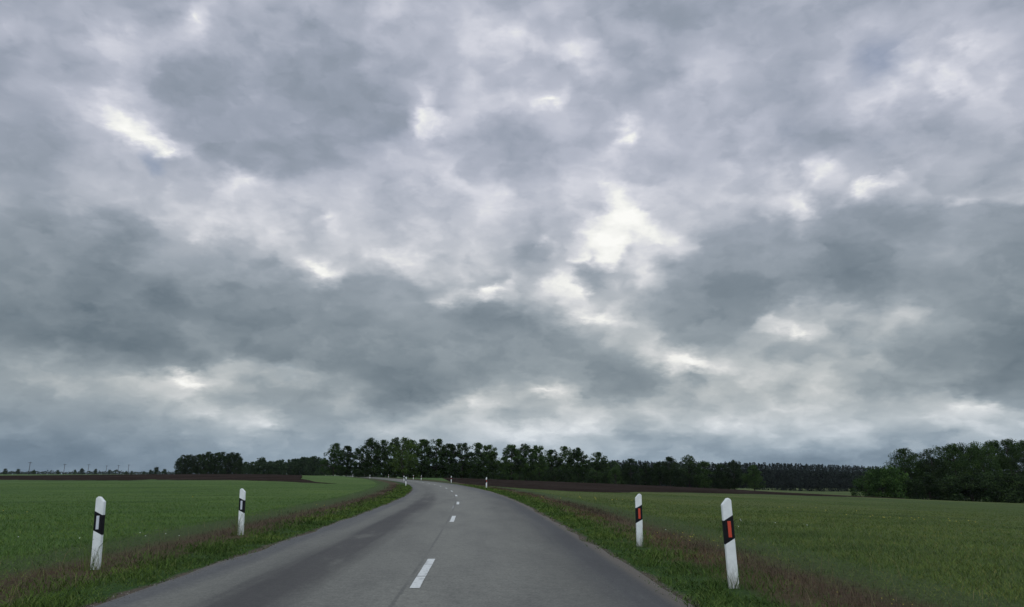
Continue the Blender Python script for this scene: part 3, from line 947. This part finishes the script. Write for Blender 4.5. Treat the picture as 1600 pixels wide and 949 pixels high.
x, y, r, e, u, s = wedge(2600, 7, 45)
k = (e > 1.6) & (patchy(x, y, .35, 21) > .42)
flowers('yellow_wildflowers', x[k], y[k], .0065 * np.maximum(r[k] / 9, .8), rng.uniform(.08, .15, k.sum()), (.26, .23, .04))
x, y, r, e, u, s = wedge(700, 7, 22)
k = (e > 1.4) & (patchy(x, y, .55, 33) > .46)
flowers('white_wildflowers', x[k], y[k], .007 * np.maximum(r[k] / 9, .8), rng.uniform(.08, .16, k.sum()), (.34, .36, .30))

# ------------------------------------------------------------------ roadside marker posts
mpost = Mat('post_plastic', 0.5, 0.35)
tcn = mpost.n('ShaderNodeTexCoord')
so = mpost.n('ShaderNodeSeparateXYZ'); mpost.l(tcn.outputs['Object'], so.inputs[0])
d1 = mpost.noise(mpost.scale(tcn.outputs['Object'], (40, 40, 9)), 1.0, 5, .7)
d2 = mpost.noise(tcn.outputs['Object'], 9, 5, .65)
dirt = mpost.mr(mpost.math('ADD', so.outputs[2], mpost.math('MULTIPLY', d1, .30)), .16, .56, .9, 0.)
c = mpost.ramp(d2, [(.3, (.58, .60, .57)), (.6, (.69, .71, .68))])
c = mpost.mix(mpost.math('MULTIPLY', dirt, mpost.mr(d1, .38, .60)), c, (.16, .15, .11))
mpost.color(c)
mband = Mat('post_band', 0.7, 0.1)
nb = mband.noise(mband.n('ShaderNodeTexCoord').outputs['Object'], 18, 5, .6)
mband.color(mband.ramp(nb, [(.3, (.006, .006, .007)), (.7, (.014, .014, .016))]))


def refl_mat(name, col):
    m = Mat(name, 0.3, 0.5)
    v = m.n('ShaderNodeTexVoronoi'); v.inputs['Scale'].default_value = 160
    m.l(m.n('ShaderNodeTexCoord').outputs['Object'], v.inputs['Vector'])
    m.color(m.mix(m.mr(v.outputs['Distance'], .2, .6), col, tuple(q * .8 for q in col)))
    return m.m


RW = refl_mat('white_reflector', (.60, .62, .66))
RR_ = refl_mat('red_reflector', (.56, .062, .026))


def slab(outline, y0, y1, bev, name):
    bm = bmesh.new()
    vs = [bm.verts.new((a, y0, b)) for a, b in outline]
    f = bm.faces.new(vs)
    g_ = bmesh.ops.extrude_face_region(bm, geom=[f])
    for v in g_['geom']:
        if isinstance(v, bmesh.types.BMVert): v.co.y = y1
    if bev:
        ed = [q for q in bm.edges if abs(q.verts[0].co.y - q.verts[1].co.y) < 1e-6]
        bmesh.ops.bevel(bm, geom=ed, offset=bev, segments=2, affect='EDGES', profile=.6)
    return bm_mesh(name, bm)


def post_meshes(m):
    """m = 1: the slanted top and band fall towards +x, m = -1: towards -x"""
    W, H, SL = .06, 1.07, .58
    top = [(-W, H - .030), (-W + .010, H - .012), (-.030, H), (-.005, H - .005), (W - .008, H - .068), (W, H - .080)]
    out = [(-W, -.35)] + top + [(W, -.35)]
    lo, hi = .56, .838
    band = [(-W - .003, lo + SL * W), (-W - .003, hi + SL * W), (W + .003, hi - SL * W), (W + .003, lo - SL * W)]
    refl = [(-.024, .608), (-.024, .798), (.017, .798), (.017, .608)]
    A = [(a * m, b) for a, b in out]; B = [(a * m, b) for a, b in band]; C_ = [(a * m, b) for a, b in refl]
    return (slab(A, -.035, .035, .011, 'post'), slab(B, -.038, .038, .0115, 'band'), slab(C_, -.0425, -.03, .002, 'reflector'),
            slab(C_, .03, .0425, .002, 'reflector'))


PM = {s_: post_meshes(s_) for s_ in (1, -1)}
for s_ in (1, -1):
    PM[s_][0].materials.append(mpost.m); PM[s_][1].materials.append(mband)if False else PM[s_][1].materials.append(mband.m)
protos = {}


def marker(px, py, side, label, tilt=(0, 0), d=None, sink=0.0):
    if d is None:                       # where the sight line meets the ground
        r = ray(px, py); d = 60.0
        lo, hi = 2.0, 900.0
        dd = np.geomspace(4, 700, 900)
        pts = np.outer(dd / r[1], r) + np.array([0, 0, EYE])
        below = pts[:, 2] <= ground_z(pts[:, 0], pts[:, 1])
        d = float(dd[np.argmax(below)]) if below.any() else 300.0
    q = at(px, py, d)
    x, y = q[0], q[1]
    z = gz(x, y)
    u, s = lane([x], [y])
    ty = np.interp(s[0], CS, CT[:, 1]); tx = np.interp(s[0], CS, CT[:, 0])
    key = side
    t = empty('delineator_post', (x, y, z - sink), -math.atan2(tx, ty) * .9)
    t.rotation_euler = (R(tilt[0]), R(tilt[1]), math.atan2(-tx, ty) * .25)
    mshs = PM[1 if side == 'left' else -1]
    names = ('post', 'band', 'reflector', 'reflector')
    if key not in protos:
        parts = []
        for nm, me in zip(names, mshs):
            o = bpy.data.objects.new(nm, me); COL.objects.link(o); o.parent = t
            parts.append(o)
        front, back = (RW, RR_) if side == 'left' else (RR_, RW)
        mshs[2].materials.append(front); mshs[3].materials.append(back)
        protos[key] = parts
    else:
        for p_ in protos[key]:
            o = p_.copy(); COL.objects.link(o); o.parent = t
    tag(t, label, 'marker post', 'marker posts along the road')
    return x, y, s[0], u[0]


POSTS = [
    (149, 893, 'left', 'white marker post with white reflector, biggest one on the left grass verge', (0, -2.9)),
    (376, 838, 'left', 'white marker post with white reflector, second nearest on the left verge', (0, -2.1)),
    (1147, 922, 'right', 'leaning white marker post with red reflector, biggest one on the right verge', (0, -1.5)),
    (1000, 856, 'right', 'white marker post with red reflector, second nearest on the right verge', (0, .3)),
    (760, 763.5, 'right', 'third marker post on the right verge, just left of the brown field edge', (0, 0)),
    (705, 755, 'right', 'fourth marker post on the right verge, against the ploughed field', (0, 0)),
    (658, 751, 'right', 'far marker post on the outside of the bend, right of the road top', (0, 0)),
    (634, 760, 'left', 'marker post on the inside of the bend, third along the left verge', (0, .4)),
    (631, 753, 'left', 'small marker post right behind another on the inside of the bend', (0, 0)),
]
for px, py, sd, lb, tl in POSTS:
    marker(px, py, sd, lb, tl, sink=.08 if px == 1000 else .03 if px < 400 else 0)


def marker_s(s, side, label):
    y = float(np.interp(s, CS, CL[:, 1])); x = float(np.interp(s, CS, CL[:, 0]))
    tx, ty = np.interp(s, CS, CT[:, 0]), np.interp(s, CS, CT[:, 1])
    u = -(EDGE_L + 1.1) if side == 'left' else EDGE_R + 1.0
    x, y = x + ty * u, y - tx * u
    r = (x / y) * CP / 1.0
    px = 800 + F * x / (y * CP + (gz(x, y) - EYE) * SP)
    marker(px, 741, side, label, (0, 0), y)


FAR = [(178, 'right', 'tiny far marker post by the road before the pale green tree'),
       (205, 'left', 'tiny far marker post left of the bend, nearest of the distant left ones'),
       (232, 'right', 'tiny far marker post at the roadside under the tall dark alders'),
       (262, 'left', 'tiny far marker post on the left roadside before the tall dark trees'),
       (300, 'right', 'tiny far marker post near the left end of the alder row'),
       (345, 'left', 'tiny far marker post beside the dark pole, nearer of two'),
       (405, 'left', 'farthest marker post, at the foot of the dark pole')]
for a in FAR:
    marker_s(*a)

# a few stems and blades growing up in front of the two nearest posts on each side
bx, by = [], []
for px, py, sd, lb, tl in POSTS[:4]:
    r = ray(px, py); d = EYE / (-r[2]) * r[1]
    q = at(px, py, d)
    for _ in range(34):
        bx.append(q[0] + rng.normal(0, .09)); by.append(q[1] - .06 - abs(rng.normal(0, .09)))
bx, by = np.array(bx), np.array(by)
blades('grass_tuft', bx, by, rng.uniform(.3, .85, len(bx)), rng.uniform(.004, .008, len(bx)), .5, G_VERGE)

# ------------------------------------------------------------------ trees


def tube(path, radii, sides=6):
    path = np.asarray(path, float); n = len(path)
    tg = np.gradient(path, axis=0); tg /= np.linalg.norm(tg, axis=1, keepdims=True) + 1e-9
    ref = np.array([1., 0.31, 0.17])
    a = np.cross(tg, ref); a /= np.linalg.norm(a, axis=1, keepdims=True)
    b = np.cross(tg, a)
    t = np.arange(sides) / sides * 2 * np.pi
    V = path[:, None] + (a[:, None] * np.cos(t)[None, :, None] + b[:, None] * np.sin(t)[None, :, None]) * np.asarray(radii)[:, None, None]
    i = np.arange(n * sides).reshape(n, sides)
    q = np.stack([i[:-1], np.roll(i[:-1], -1, 1), np.roll(i[1:], -1, 1), i[1:]], -1).reshape(-1, 4)
    return V.reshape(-1, 3), q


def leaf_quads(C, size, g, flat=0.1):
    n = len(C)
    nrm = g.normal(0, 1, (n, 3)); nrm[:, 2] = abs(nrm[:, 2]) + flat
    nrm /= np.linalg.norm(nrm, axis=1, keepdims=True)
    a = np.cross(nrm, g.normal(0, 1, (n, 3))); a /= np.linalg.norm(a, axis=1, keepdims=True)
    b = np.cross(nrm, a)
    s = (np.asarray(size) * g.uniform(.6, 1.4, n))[:, None]
    V = np.stack([C - a * s * .5, C + b * s * .32, C + a * s * .5, C - b * s * .32], 1)
    return V


def crown_points(g, n_cl, n_leaf, z0, rad, prof, clump, spread=.45, lumps=0.35):
    """clump centres inside a lumpy profile, then leaves round each centre"""
    cen = []
    ph = g.uniform(0, 6.28, 5); am = g.uniform(.3, 1., 5)
    while len(cen) < n_cl:
        t = g.uniform(0, 1); a = g.uniform(0, 6.28)
        lob = 1 + lumps * sum(am[k] * math.sin((k + 1) * a + ph[k] + 5 * t * (k % 2)) for k in range(5)) / 2.0
        rr_ = rad * prof(t) * lob * g.uniform(.05, 1) ** spread
        if g.uniform(0, 1) > prof(t) * .75 + .25: continue
        cen.append((rr_ * math.cos(a), rr_ * math.sin(a), z0 + (1 - z0) * t))
    cen = np.array(cen)
    cr = clump * g.uniform(.6, 1.35, n_cl)
    cen[:, 2] = np.minimum(cen[:, 2], 1 - cr * .5)
    P = []
    for c_, r_ in zip(cen, cr):
        v = g.normal(0, 1, (n_leaf, 3)); v /= np.linalg.norm(v, axis=1, keepdims=True)
        P.append(c_ + v * (r_ * g.uniform(.15, 1, (n_leaf, 1)) ** .5) * np.array([1.1, 1.1, .95]))
    return cen, np.concatenate(P)


def tree_variant(seed, n_cl=46, n_leaf=56, z0=.24, rad=.25, prof=None, clump=.075, leaf=.032, trunk_r=.016, limbs=14, lumps=.35, stems=1):
    g = np.random.default_rng(seed)
    prof = prof or (lambda t: max(.0, math.sin(math.pi * (t * .86 + .12))) ** .75)
    cen, P = crown_points(g, n_cl, n_leaf, z0, rad, prof, clump, lumps=lumps)
    V = leaf_quads(P, leaf, g)
    crown = mesh_np('crown', V.reshape(-1, 3), np.full(len(V), 4), np.arange(4 * len(V)))
    tv, tq, off = [], [], 0
    for s_ in range(stems):
        bx_, by_ = (g.normal(0, .05, 2) if stems > 1 else (0, 0))
        zz = np.linspace(-.02, .88, 9)
        wob_ = np.cumsum(g.normal(0, .008, (9, 2)), 0)
        path = np.stack([bx_ + wob_[:, 0] * (zz > 0) + bx_ * zz, by_ + wob_[:, 1] * (zz > 0) + by_ * zz, zz], 1)
        v, q = tube(path, trunk_r * (1.25 - zz) ** 1.2 / stems ** .4)
        tv.append(v); tq.append(q + off); off += len(v)
        for k in g.choice(len(cen), min(limbs, len(cen)), replace=False):
            c_ = cen[k]
            zb = max(.12, min(.8, c_[2] - g.uniform(.08, .22)))
            b_ = np.array([np.interp(zb, zz, path[:, 0]), np.interp(zb, zz, path[:, 1]), zb])
            m_ = (b_ + c_) / 2 + np.array([0, 0, -.02])
            v, q = tube(np.array([b_, m_, c_]), [trunk_r * .45, trunk_r * .3, trunk_r * .1], 5)
            tv.append(v); tq.append(q + off); off += len(v)
    tq = np.concatenate(tq)
    trunk = mesh_np('trunk', np.concatenate(tv), np.full(len(tq), 4), tq.ravel(), True)
    return trunk, crown


def leaf_mat(name, stops, rnd=.32):
    m = Mat(name, 0.85, 0.06)
    gm = m.n('ShaderNodeNewGeometry')
    oi = m.n('ShaderNodeObjectInfo')
    c = m.ramp(gm.outputs['Random Per Island'], stops)
    cl = m.noise(gm.outputs['Position'], .5, 3, .5)
    c = m.mix(1.0, c, m.ramp(cl, [(.3, (.6, .65, .65)), (.5, (1, 1, 1)), (.7, (1.5, 1.4, 1.15))]), 'MULTIPLY')
    c = m.mix(1.0, c, m.ramp(oi.outputs['Random'], [(0, (1 - rnd,) * 3), (1, (1 + rnd, 1 + rnd * .9, 1 + rnd * .6))]), 'MULTIPLY')
    m.color(c)
    tr = m.n('ShaderNodeBsdfTranslucent'); m.l(c, tr.inputs[0])
    mx_ = m.n('ShaderNodeMixShader'); mx_.inputs[0].default_value = .2
    m.l(m.b.outputs[0], mx_.inputs[1]); m.l(tr.outputs[0], mx_.inputs[2])
    m.l(mx_.outputs[0], m.t.nodes['Material Output'].inputs[0])
    return m.m


L_ALDER = leaf_mat('alder_leaves', [(0, (.017, .034, .011)), (.5, (.028, .054, .017)), (1, (.046, .080, .026))])
L_MID = leaf_mat('mid_green_leaves', [(0, (.022, .042, .013)), (.5, (.036, .066, .020)), (1, (.056, .094, .030))])
L_DARK = leaf_mat('dark_leaves', [(0, (.014, .026, .012)), (.5, (.022, .040, .016)), (1, (.034, .058, .022))])
L_PALE = leaf_mat('pale_leaves', [(0, (.030, .054, .014)), (.5, (.050, .084, .021)), (1, (.078, .115, .032))], .05)
L_BUSH = leaf_mat('bush_leaves', [(0, (.020, .045, .012)), (.5, (.034, .070, .020)), (1, (.052, .095, .030))])
L_FAR = leaf_mat('far_leaves', [(0, (.018, .036, .017)), (.5, (.030, .055, .025)), (1, (.048, .078, .036))])
L_SPRUCE = leaf_mat('spruce_needles', [(0, (.007, .011, .010)), (.5, (.011, .017, .0145)), (1, (.017, .025, .021))])
mb_ = Mat('bark', .9, .15)
nb_ = mb_.noise(mb_.scale(mb_.pos(), (6, 6, 1.2)), 1.0, 5, .6)
mb_.color(mb_.ramp(nb_, [(.3, (.022, .018, .014)), (.7, (.055, .046, .038))]))
BARK = mb_.m

colm = lambda t: max(.0, math.sin(math.pi * (t * .72 + .24))) ** .65
shrub = lambda t: max(.0, 1 - t ** 2.2) ** .5
VAR = {
    'alder': [tree_variant(100 + i, 140, 100, .07, .29, colm, .056, .025, lumps=.5) for i in range(6)],
    'broad': [tree_variant(200 + i, 130, 84, .10, .32, None, .066, .027, lumps=.55) for i in range(4)],
    'grove': [tree_variant(300 + i, 100, 90, .02, .20, lambda t: max(0., math.sin(math.pi * (t * .72 + .22))) ** .6, .07, .028) for i in range(4)],
    'dense': [tree_variant(400 + i, 130, 120, .06, .34, lambda t: max(0., math.sin(math.pi * (t * .70 + .26))) ** .7, .075, .021) for i in range(4)],
    'shrub': [tree_variant(500 + i, 46, 70, .06, .50, shrub, .16, .06, .02, 8, .3, 3) for i in range(5)],
    'pale': [tree_variant(600, 90, 70, .18, .36, lambda t: max(0., math.sin(math.pi * (t * .84 + .14))) ** .8, .07, .026, .013)],
    'small': [tree_variant(700 + i, 22, 40, .15, .33, None, .12, .07, .02, 6) for i in range(3)],
}
first = {}


def tree(kind, px, top, d, label, mat, width=1.0, name='deciduous_tree', cat='tree', group=None, var=None, base_drop=0.1):
    q = at(px, 745, d)
    x, y = q[0], q[1]
    z = gz(x, y)
    h = at(px, top, d)[2] - z
    i = var if var is not None else random.randrange(len(VAR[kind]))
    tr, cr = VAR[kind][i]
    t = empty(name, (x, y, z - base_drop), random.uniform(0, 6.28), (h * width, h * width, h))
    key = (kind, i, mat.name)
    if key not in first:
        if not tr.materials: tr.materials.append(BARK)
        c2 = cr if not cr.materials else cr.copy()
        if not c2.materials: c2.materials.append(mat)
        else: c2.materials[0] = mat
        a = bpy.data.objects.new('trunk', tr); b = bpy.data.objects.new('crown', c2)
        for o in (a, b): COL.objects.link(o); o.parent = t
        first[key] = (a, b)
    else:
        for p_ in first[key]:
            o = p_.copy(); COL.objects.link(o); o.parent = t
    tag(t, label, cat, group)
    return t


ORD = ['first', 'second', 'third', 'fourth', 'fifth', 'sixth', 'seventh', 'eighth', 'ninth', 'tenth', 'eleventh', 'twelfth', 'thirteenth', 'fourteenth',
       'fifteenth', 'sixteenth', 'seventeenth', 'eighteenth', 'nineteenth', 'twentieth', 'twenty-first', 'twenty-second', 'twenty-third', 'twenty-fourth', 'twenty-fifth', 'twenty-sixth']
# the row behind the brown field: (px, top, width, kind)
ROW = [(521, 693, 1.15, 'alder'), (541, 697, 1.0, 'alder'), (560, 701, 1.1, 'alder'), (580, 685, 1.0, 'broad'), (599, 688, .95, 'alder'), (616, 684, .8, 'alder'),
       (640, 688, 1.0, 'alder'), (661, 687, 1.0, 'alder'), (683, 686.5, 1.05, 'alder'), (703, 694, 1.0, 'alder'), (721, 693, 1.0, 'alder'), (747, 692.5, 1.05, 'broad'),
       (765, 696, 1.0, 'alder'), (799, 695, 1.2, 'alder'), (822, 694, 1.0, 'alder'), (842, 697, 1.0, 'alder'), (862, 703, 1.0, 'alder'), (884, 698, 1.05, 'alder'),
       (904, 700, 1.05, 'alder'), (934, 707, 1.25, 'alder')]
for i, (px, top, w, kd) in enumerate(ROW):
    tree(kd, px, top, 262 + random.uniform(-5, 5), 'dark alder in the row behind the brown field, %s from its left end' % ORD[i], L_MID if i in (5, 6, 10, 12, 17) else L_ALDER, w * random.uniform(.95, 1.12),
         group='alders in the row behind the field')
tree('pale', 631, 684, 246, 'sparse yellow-green tree standing out in front of the dark alder row', L_PALE, 1.0)
ROW2 = [(962, 725, .9, 'shrub'), (985, 717, 1.2, 'broad'), (1010, 724, 1.3, 'grove'), (1030, 722, 1.3, 'broad'), (1047, 714, 1.1, 'broad'), (1077, 711, 1.1, 'broad'),
        (1100, 719, 1.2, 'grove'), (1124, 724, 1.2, 'grove'), (1147, 719, 1.3, 'broad'), (1178, 727, 1.3, 'broad')]
for i, (px, top, w, kd) in enumerate(ROW2):
    tree(kd, px, top, 246 + random.uniform(-5, 5), 'dark round tree right of the alder row, %s from the left in its clump' % ORD[i], L_DARK if i % 3 else L_ALDER, w * (.8 if kd == 'shrub' else 1),
         group='round trees right of the alder row')
# dark bushes at the foot of the row
k_ = 0
for px in [520, 533, 560, 572, 612, 668, 678, 696, 712, 738, 752, 768, 785, 812, 836, 856, 866, 886, 900, 928, 948, 972, 1000, 1022, 1060, 1090, 1112, 1136]:
    d = 254 + random.uniform(-4, 4)
    top = 741 - (random.uniform(-6, 8)) + (max(0, px - 850) * .045)
    tree('shrub', px, top - 2, d, 'dark bush under the trees beyond the brown field, %s along from the left' % (ORD[k_] if k_ < 26 else ('last but one' if k_ == 26 else 'last')), L_DARK,
         random.uniform(.9, 1.5), 'bush', 'bush', 'bushes at the foot of the tree row')
    k_ += 1
# the dark block of trees on the left
for i, (px, top) in enumerate([(277, 716), (284, 711), (292, 709), (300, 712), (308, 710), (316, 708), (323, 706), (330, 709), (338, 707), (346, 706.5), (353, 709), (360, 707), (368, 708), (372, 713)]):
    tree('grove', px, top, 326 + (i % 3) * 6, 'dark narrow tree in the square grove on the left, %s from its left edge' % ORD[i], L_DARK, 1.0,
         group='trees in the square grove')
for px, top, lb in [(234, 734, 'low dark bush left of the little round tree by the grove'), (243, 730, 'little round dark tree standing left of the square grove'),
                    (256, 733, 'small dark tree between the round tree and the square grove')]:
    tree('shrub', px, top, 400, lb, L_DARK, .8)
# the wooded clump on the right
RIGHT = [(1417, 702, 'dense', 1.1, L_ALDER), (1437, 709, 'dense', 1.0, L_DARK), (1456, 703, 'dense', .9, L_DARK), (1475, 699, 'dense', .8, L_ALDER), (1493, 695, 'dense', .8, L_ALDER),
         (1514, 690.5, 'dense', .8, L_ALDER), (1537, 688.5, 'dense', .8, L_ALDER), (1559, 690, 'dense', .8, L_ALDER), (1583, 688, 'dense', .8, L_ALDER), (1606, 690, 'dense', .9, L_ALDER),
         (1640, 692, 'dense', 1, L_ALDER)]
for i, (px, top, kd, w, mt) in enumerate(RIGHT):
    tree(kd, px, top, 168 + (i % 2) * 6, 'big dark tree in the right hand wood, %s from its left end' % ORD[i], mt, w, group='trees of the right hand wood')
for i, (px, top, w) in enumerate([(1352, 742, 1.3), (1372, 731, 1.0), (1392, 729, .9), (1408, 742, 1.2)]):
    tree('shrub', px, top, 163, 'lighter green bush before the right hand wood, %s from the left' % ORD[i], L_BUSH, w, 'bush', 'bush', 'light bushes before the wood')
for i, (px, top) in enumerate([(1425, 748), (1447, 740), (1468, 745), (1490, 738), (1512, 742), (1535, 738), (1556, 742), (1578, 738), (1600, 742), (1625, 740)]):
    tree('shrub', px, top, 160 - i * .4, 'dark bush along the foot of the right hand wood, %s from the left' % ORD[i], L_DARK, 1.15, 'bush', 'bush', 'bushes under the wood')

# ---- far woods that read as one mass


def mass(name, places, builder, mat):
    V, n = [], 0
    for x, y, h, w in places:
        v = builder(h, w)
        v = v + np.array([x, y, gz(x, y)])
        V.append(v.reshape(-1, 3))
    V = np.concatenate(V)
    o = link_mesh(name, mesh_np(name, V, np.full(len(V) // 4, 4), np.arange(len(V))), mat=mat)
    tag(o, kind='stuff')
    return o


gq = np.random.default_rng(77)


def leafy(h, w, n_cl=34, n_leaf=26, leaf=.095):
    prof = lambda t: max(0., math.sin(math.pi * (t * .72 + .24))) ** .7
    cen, P = crown_points(gq, n_cl, n_leaf, .04, .36 * w, prof, .12)
    return leaf_quads(P, leaf, gq) * h


def spruce(h, w):
    n = 270
    t = 1 - gq.uniform(0, 1, n) ** 1.2 * .88
    a = gq.uniform(0, 6.28, n)
    tier = .75 + .25 * np.sin(t * 60)
    r = (.002 + .20 * w * (1 - t) ** .72) * gq.uniform(.3, 1, n) * tier
    C = np.stack([r * np.cos(a), r * np.sin(a), t], 1)
    V = leaf_quads(C, np.where(t < .74, .085, .034), gq, .2)
    tip = leaf_quads(np.array([[0, 0, .985], [0, 0, .965], [0, 0, .94]]), .03, gq, 0)
    return np.concatenate([V, tip]) * h


pl = []
for px in np.arange(376, 508, 3.2):                                     # between the grove and the row
    d = 455 + gq.uniform(-25, 40)
    top = np.interp(px, [376, 404, 410, 416, 440, 470, 490, 508], [723, 722, 714, 722, 720, 716, 714, 720]) + gq.uniform(-1, 4)
    x, y, z = at(px, top, d); pl.append((x, y, z - gz(x, y), gq.uniform(.7, 1.1)))
for px in np.arange(500, 960, 5):                                       # seen between the trunks of the row
    d = 400 + gq.uniform(-30, 60)
    x, y, z = at(px, gq.uniform(720, 731), d); pl.append((x, y, z - gz(x, y), gq.uniform(1.0, 1.7)))
mass('far_deciduous_wood', pl, leafy, L_FAR)
pl = []
for px in np.arange(925, 1720, 2.3):
    for rowk in range(3):
        d = 610 + rowk * 14 + gq.uniform(-5, 5)
        base_top = np.interp(px, [925, 960, 1100, 1200, 1300, 1400, 1720], [724, 719.5, 721.5, 723, 726, 730, 738])
        top = base_top + abs(gq.normal(0, 1.0)) + (0 if gq.random() < .25 else gq.uniform(1.5, 4.5)) - rowk * .4
        x, y, z = at(px + gq.uniform(-2, 2), top, d); pl.append((x, y, z - gz(x, y), gq.uniform(1.5, 2.6)))
mass('spruce_forest', pl, spruce, L_SPRUCE)
pl = []
for px in list(np.arange(1180, 1420, 4)):                                # leafy fringe at the forest foot
    d = 590 + gq.uniform(-6, 6)
    x, y, z = at(px, gq.uniform(733, 752), d); pl.append((x, y, z - gz(x, y), gq.uniform(.5, .9)))
mass('forest_fringe', pl, lambda h, w: leafy(h, w, 16, 16), L_SPRUCE)
pl = []
for px in np.arange(-80, 275, 1.6):                                      # thin far treeline on the left
    d = 1150 + gq.uniform(-60, 200)
    top = 737.4 + gq.normal(0, .7) - (1.6 if gq.random() < .08 else 0)
    x, y, z = at(px, top, d); pl.append((x, y, max(2.5, z - gz(x, y)), gq.uniform(1.2, 2.6)))
mass('far_treeline', pl, lambda h, w: leafy(h, w, 12, 14, .22), L_FAR)
for i, (px, top) in enumerate([(7, 732.5), (27, 733), (51, 734), (89, 734.5), (116, 734), (127, 732), (148, 733), (170, 733.5), (196, 736), (205, 736), (224, 736)]):
    tree('shrub', px, top, 720 + 20 * (i % 3), 'tiny distant round tree on the left horizon, %s from the left edge' % ORD[i], L_DARK, .8, group='lone trees on the left horizon')

# ------------------------------------------------------------------ poles far off on the left, dark pole by the road
mw_ = Mat('weathered_wood', .9, .15)
nw = mw_.noise(mw_.scale(mw_.pos(), (8, 8, 1)), 1., 4, .6)
mw_.color(mw_.ramp(nw, [(.3, (.03, .026, .024)), (.7, (.07, .062, .056))]))


def cyl(bm, a, b, r0, r1, n=8):
    v, q = tube(np.array([a, b]), [r0, r1], n)
    vs = [bm.verts.new(p_) for p_ in v]
    for f in q: bm.faces.new([vs[k] for k in f])
    bm.faces.new(vs[:n]); bm.faces.new(vs[n:])


def box(bm, c_, s_):
    g_ = bmesh.ops.create_cube(bm, size=1)
    for v in g_['verts']: v.co = Vector((v.co.x * s_[0] + c_[0], v.co.y * s_[1] + c_[1], v.co.z * s_[2] + c_[2]))


def make_pole(h, arm, fat):
    bm = bmesh.new(); cyl(bm, (0, 0, -.5), (0, 0, h), .17 * fat, .11 * fat, 10); p_ = bm_mesh('pole', bm, True); p_.materials.append(mw_.m)
    bm = bmesh.new(); box(bm, (0, -.14 * fat, h - .55), (arm, .12 * fat, .14 * fat)); a_ = bm_mesh('crossarm', bm); a_.materials.append(mw_.m)
    out = [('pole', p_), ('crossarm', a_)]
    for sx_ in (-.46, -.2, .2, .46):
        bm = bmesh.new(); cyl(bm, (sx_ * arm, -.14 * fat, h - .48), (sx_ * arm, -.14 * fat, h - .22), .05 * fat, .035 * fat, 8)
        i_ = bm_mesh('insulator', bm, True); i_.materials.append(mband.m); out.append(('insulator', i_))
    for sg_ in (-1, 1):
        bm = bmesh.new(); cyl(bm, (sg_ * .32 * arm, -.08, h - .6), (0, -.02, h - 1.4), .03 * fat, .03 * fat, 6)
        b_ = bm_mesh('brace', bm); b_.materials.append(mw_.m); out.append(('brace', b_))
    return out

PO = make_pole(10.0, 2.4, 1.3)
po_first = None
PN = ['tallest and leftmost', 'second from the left', 'third from the left', 'fourth from the left', 'fifth from the left', 'rightmost']
for i, (px, top, d) in enumerate([(47.5, 722, 560), (101.5, 725, 640), (139, 725.5, 660), (167, 727.5, 760), (185.5, 727, 745), (201.5, 726, 690)]):
    x, y, z = at(px, top, d)
    z0 = gz(x, y)
    t = empty('utility_pole', (x, y, z0), R(35 + 3 * i), (1, 1, (z - z0) / 10.0))
    if po_first is None:
        po_first = []
        for nm, me in PO:
            o = bpy.data.objects.new(nm, me); COL.objects.link(o); o.parent = t; po_first.append(o)
    else:
        for p_ in po_first:
            o = p_.copy(); COL.objects.link(o); o.parent = t
    tag(t, 'distant utility pole on the left horizon, %s of the six' % PN[i], 'utility pole', 'utility poles on the left horizon')
x, y, z = at(503.8, 726, 385)
z0 = gz(x, y)
t = empty('utility_pole', (x, y, z0), 0, (1, 1, 1))
for nm, me in make_pole(z - z0, 2.2, 1.5):
    o = bpy.data.objects.new(nm, me); COL.objects.link(o); o.parent = t
tag(t, 'dark wooden pole with crossarm where the road ends at the alder row', 'utility pole')

# ------------------------------------------------------------------ air
HAZE = 0.000028
bm = bmesh.new()
bmesh.ops.create_cube(bm, size=1)
for v in bm.verts: v.co = Vector((v.co.x * 6200, v.co.y * 6200, -17 + (v.co.z + .5) * 45))
hz = link_mesh('haze', bm_mesh('haze', bm))
mh = bpy.data.materials.new('haze')
mh.use_nodes = True
mh.node_tree.nodes.clear()
ho = mh.node_tree.nodes.new('ShaderNodeOutputMaterial')
hv = mh.node_tree.nodes.new('ShaderNodeVolumePrincipled')
hv.inputs['Color'].default_value = (.86, .93, 1., 1)
hv.inputs['Density'].default_value = HAZE
hv.inputs['Anisotropy'].default_value = 0.2
mh.node_tree.links.new(hv.outputs[0], ho.inputs['Volume'])
hz.data.materials.append(mh)
tag(hz, kind='stuff')
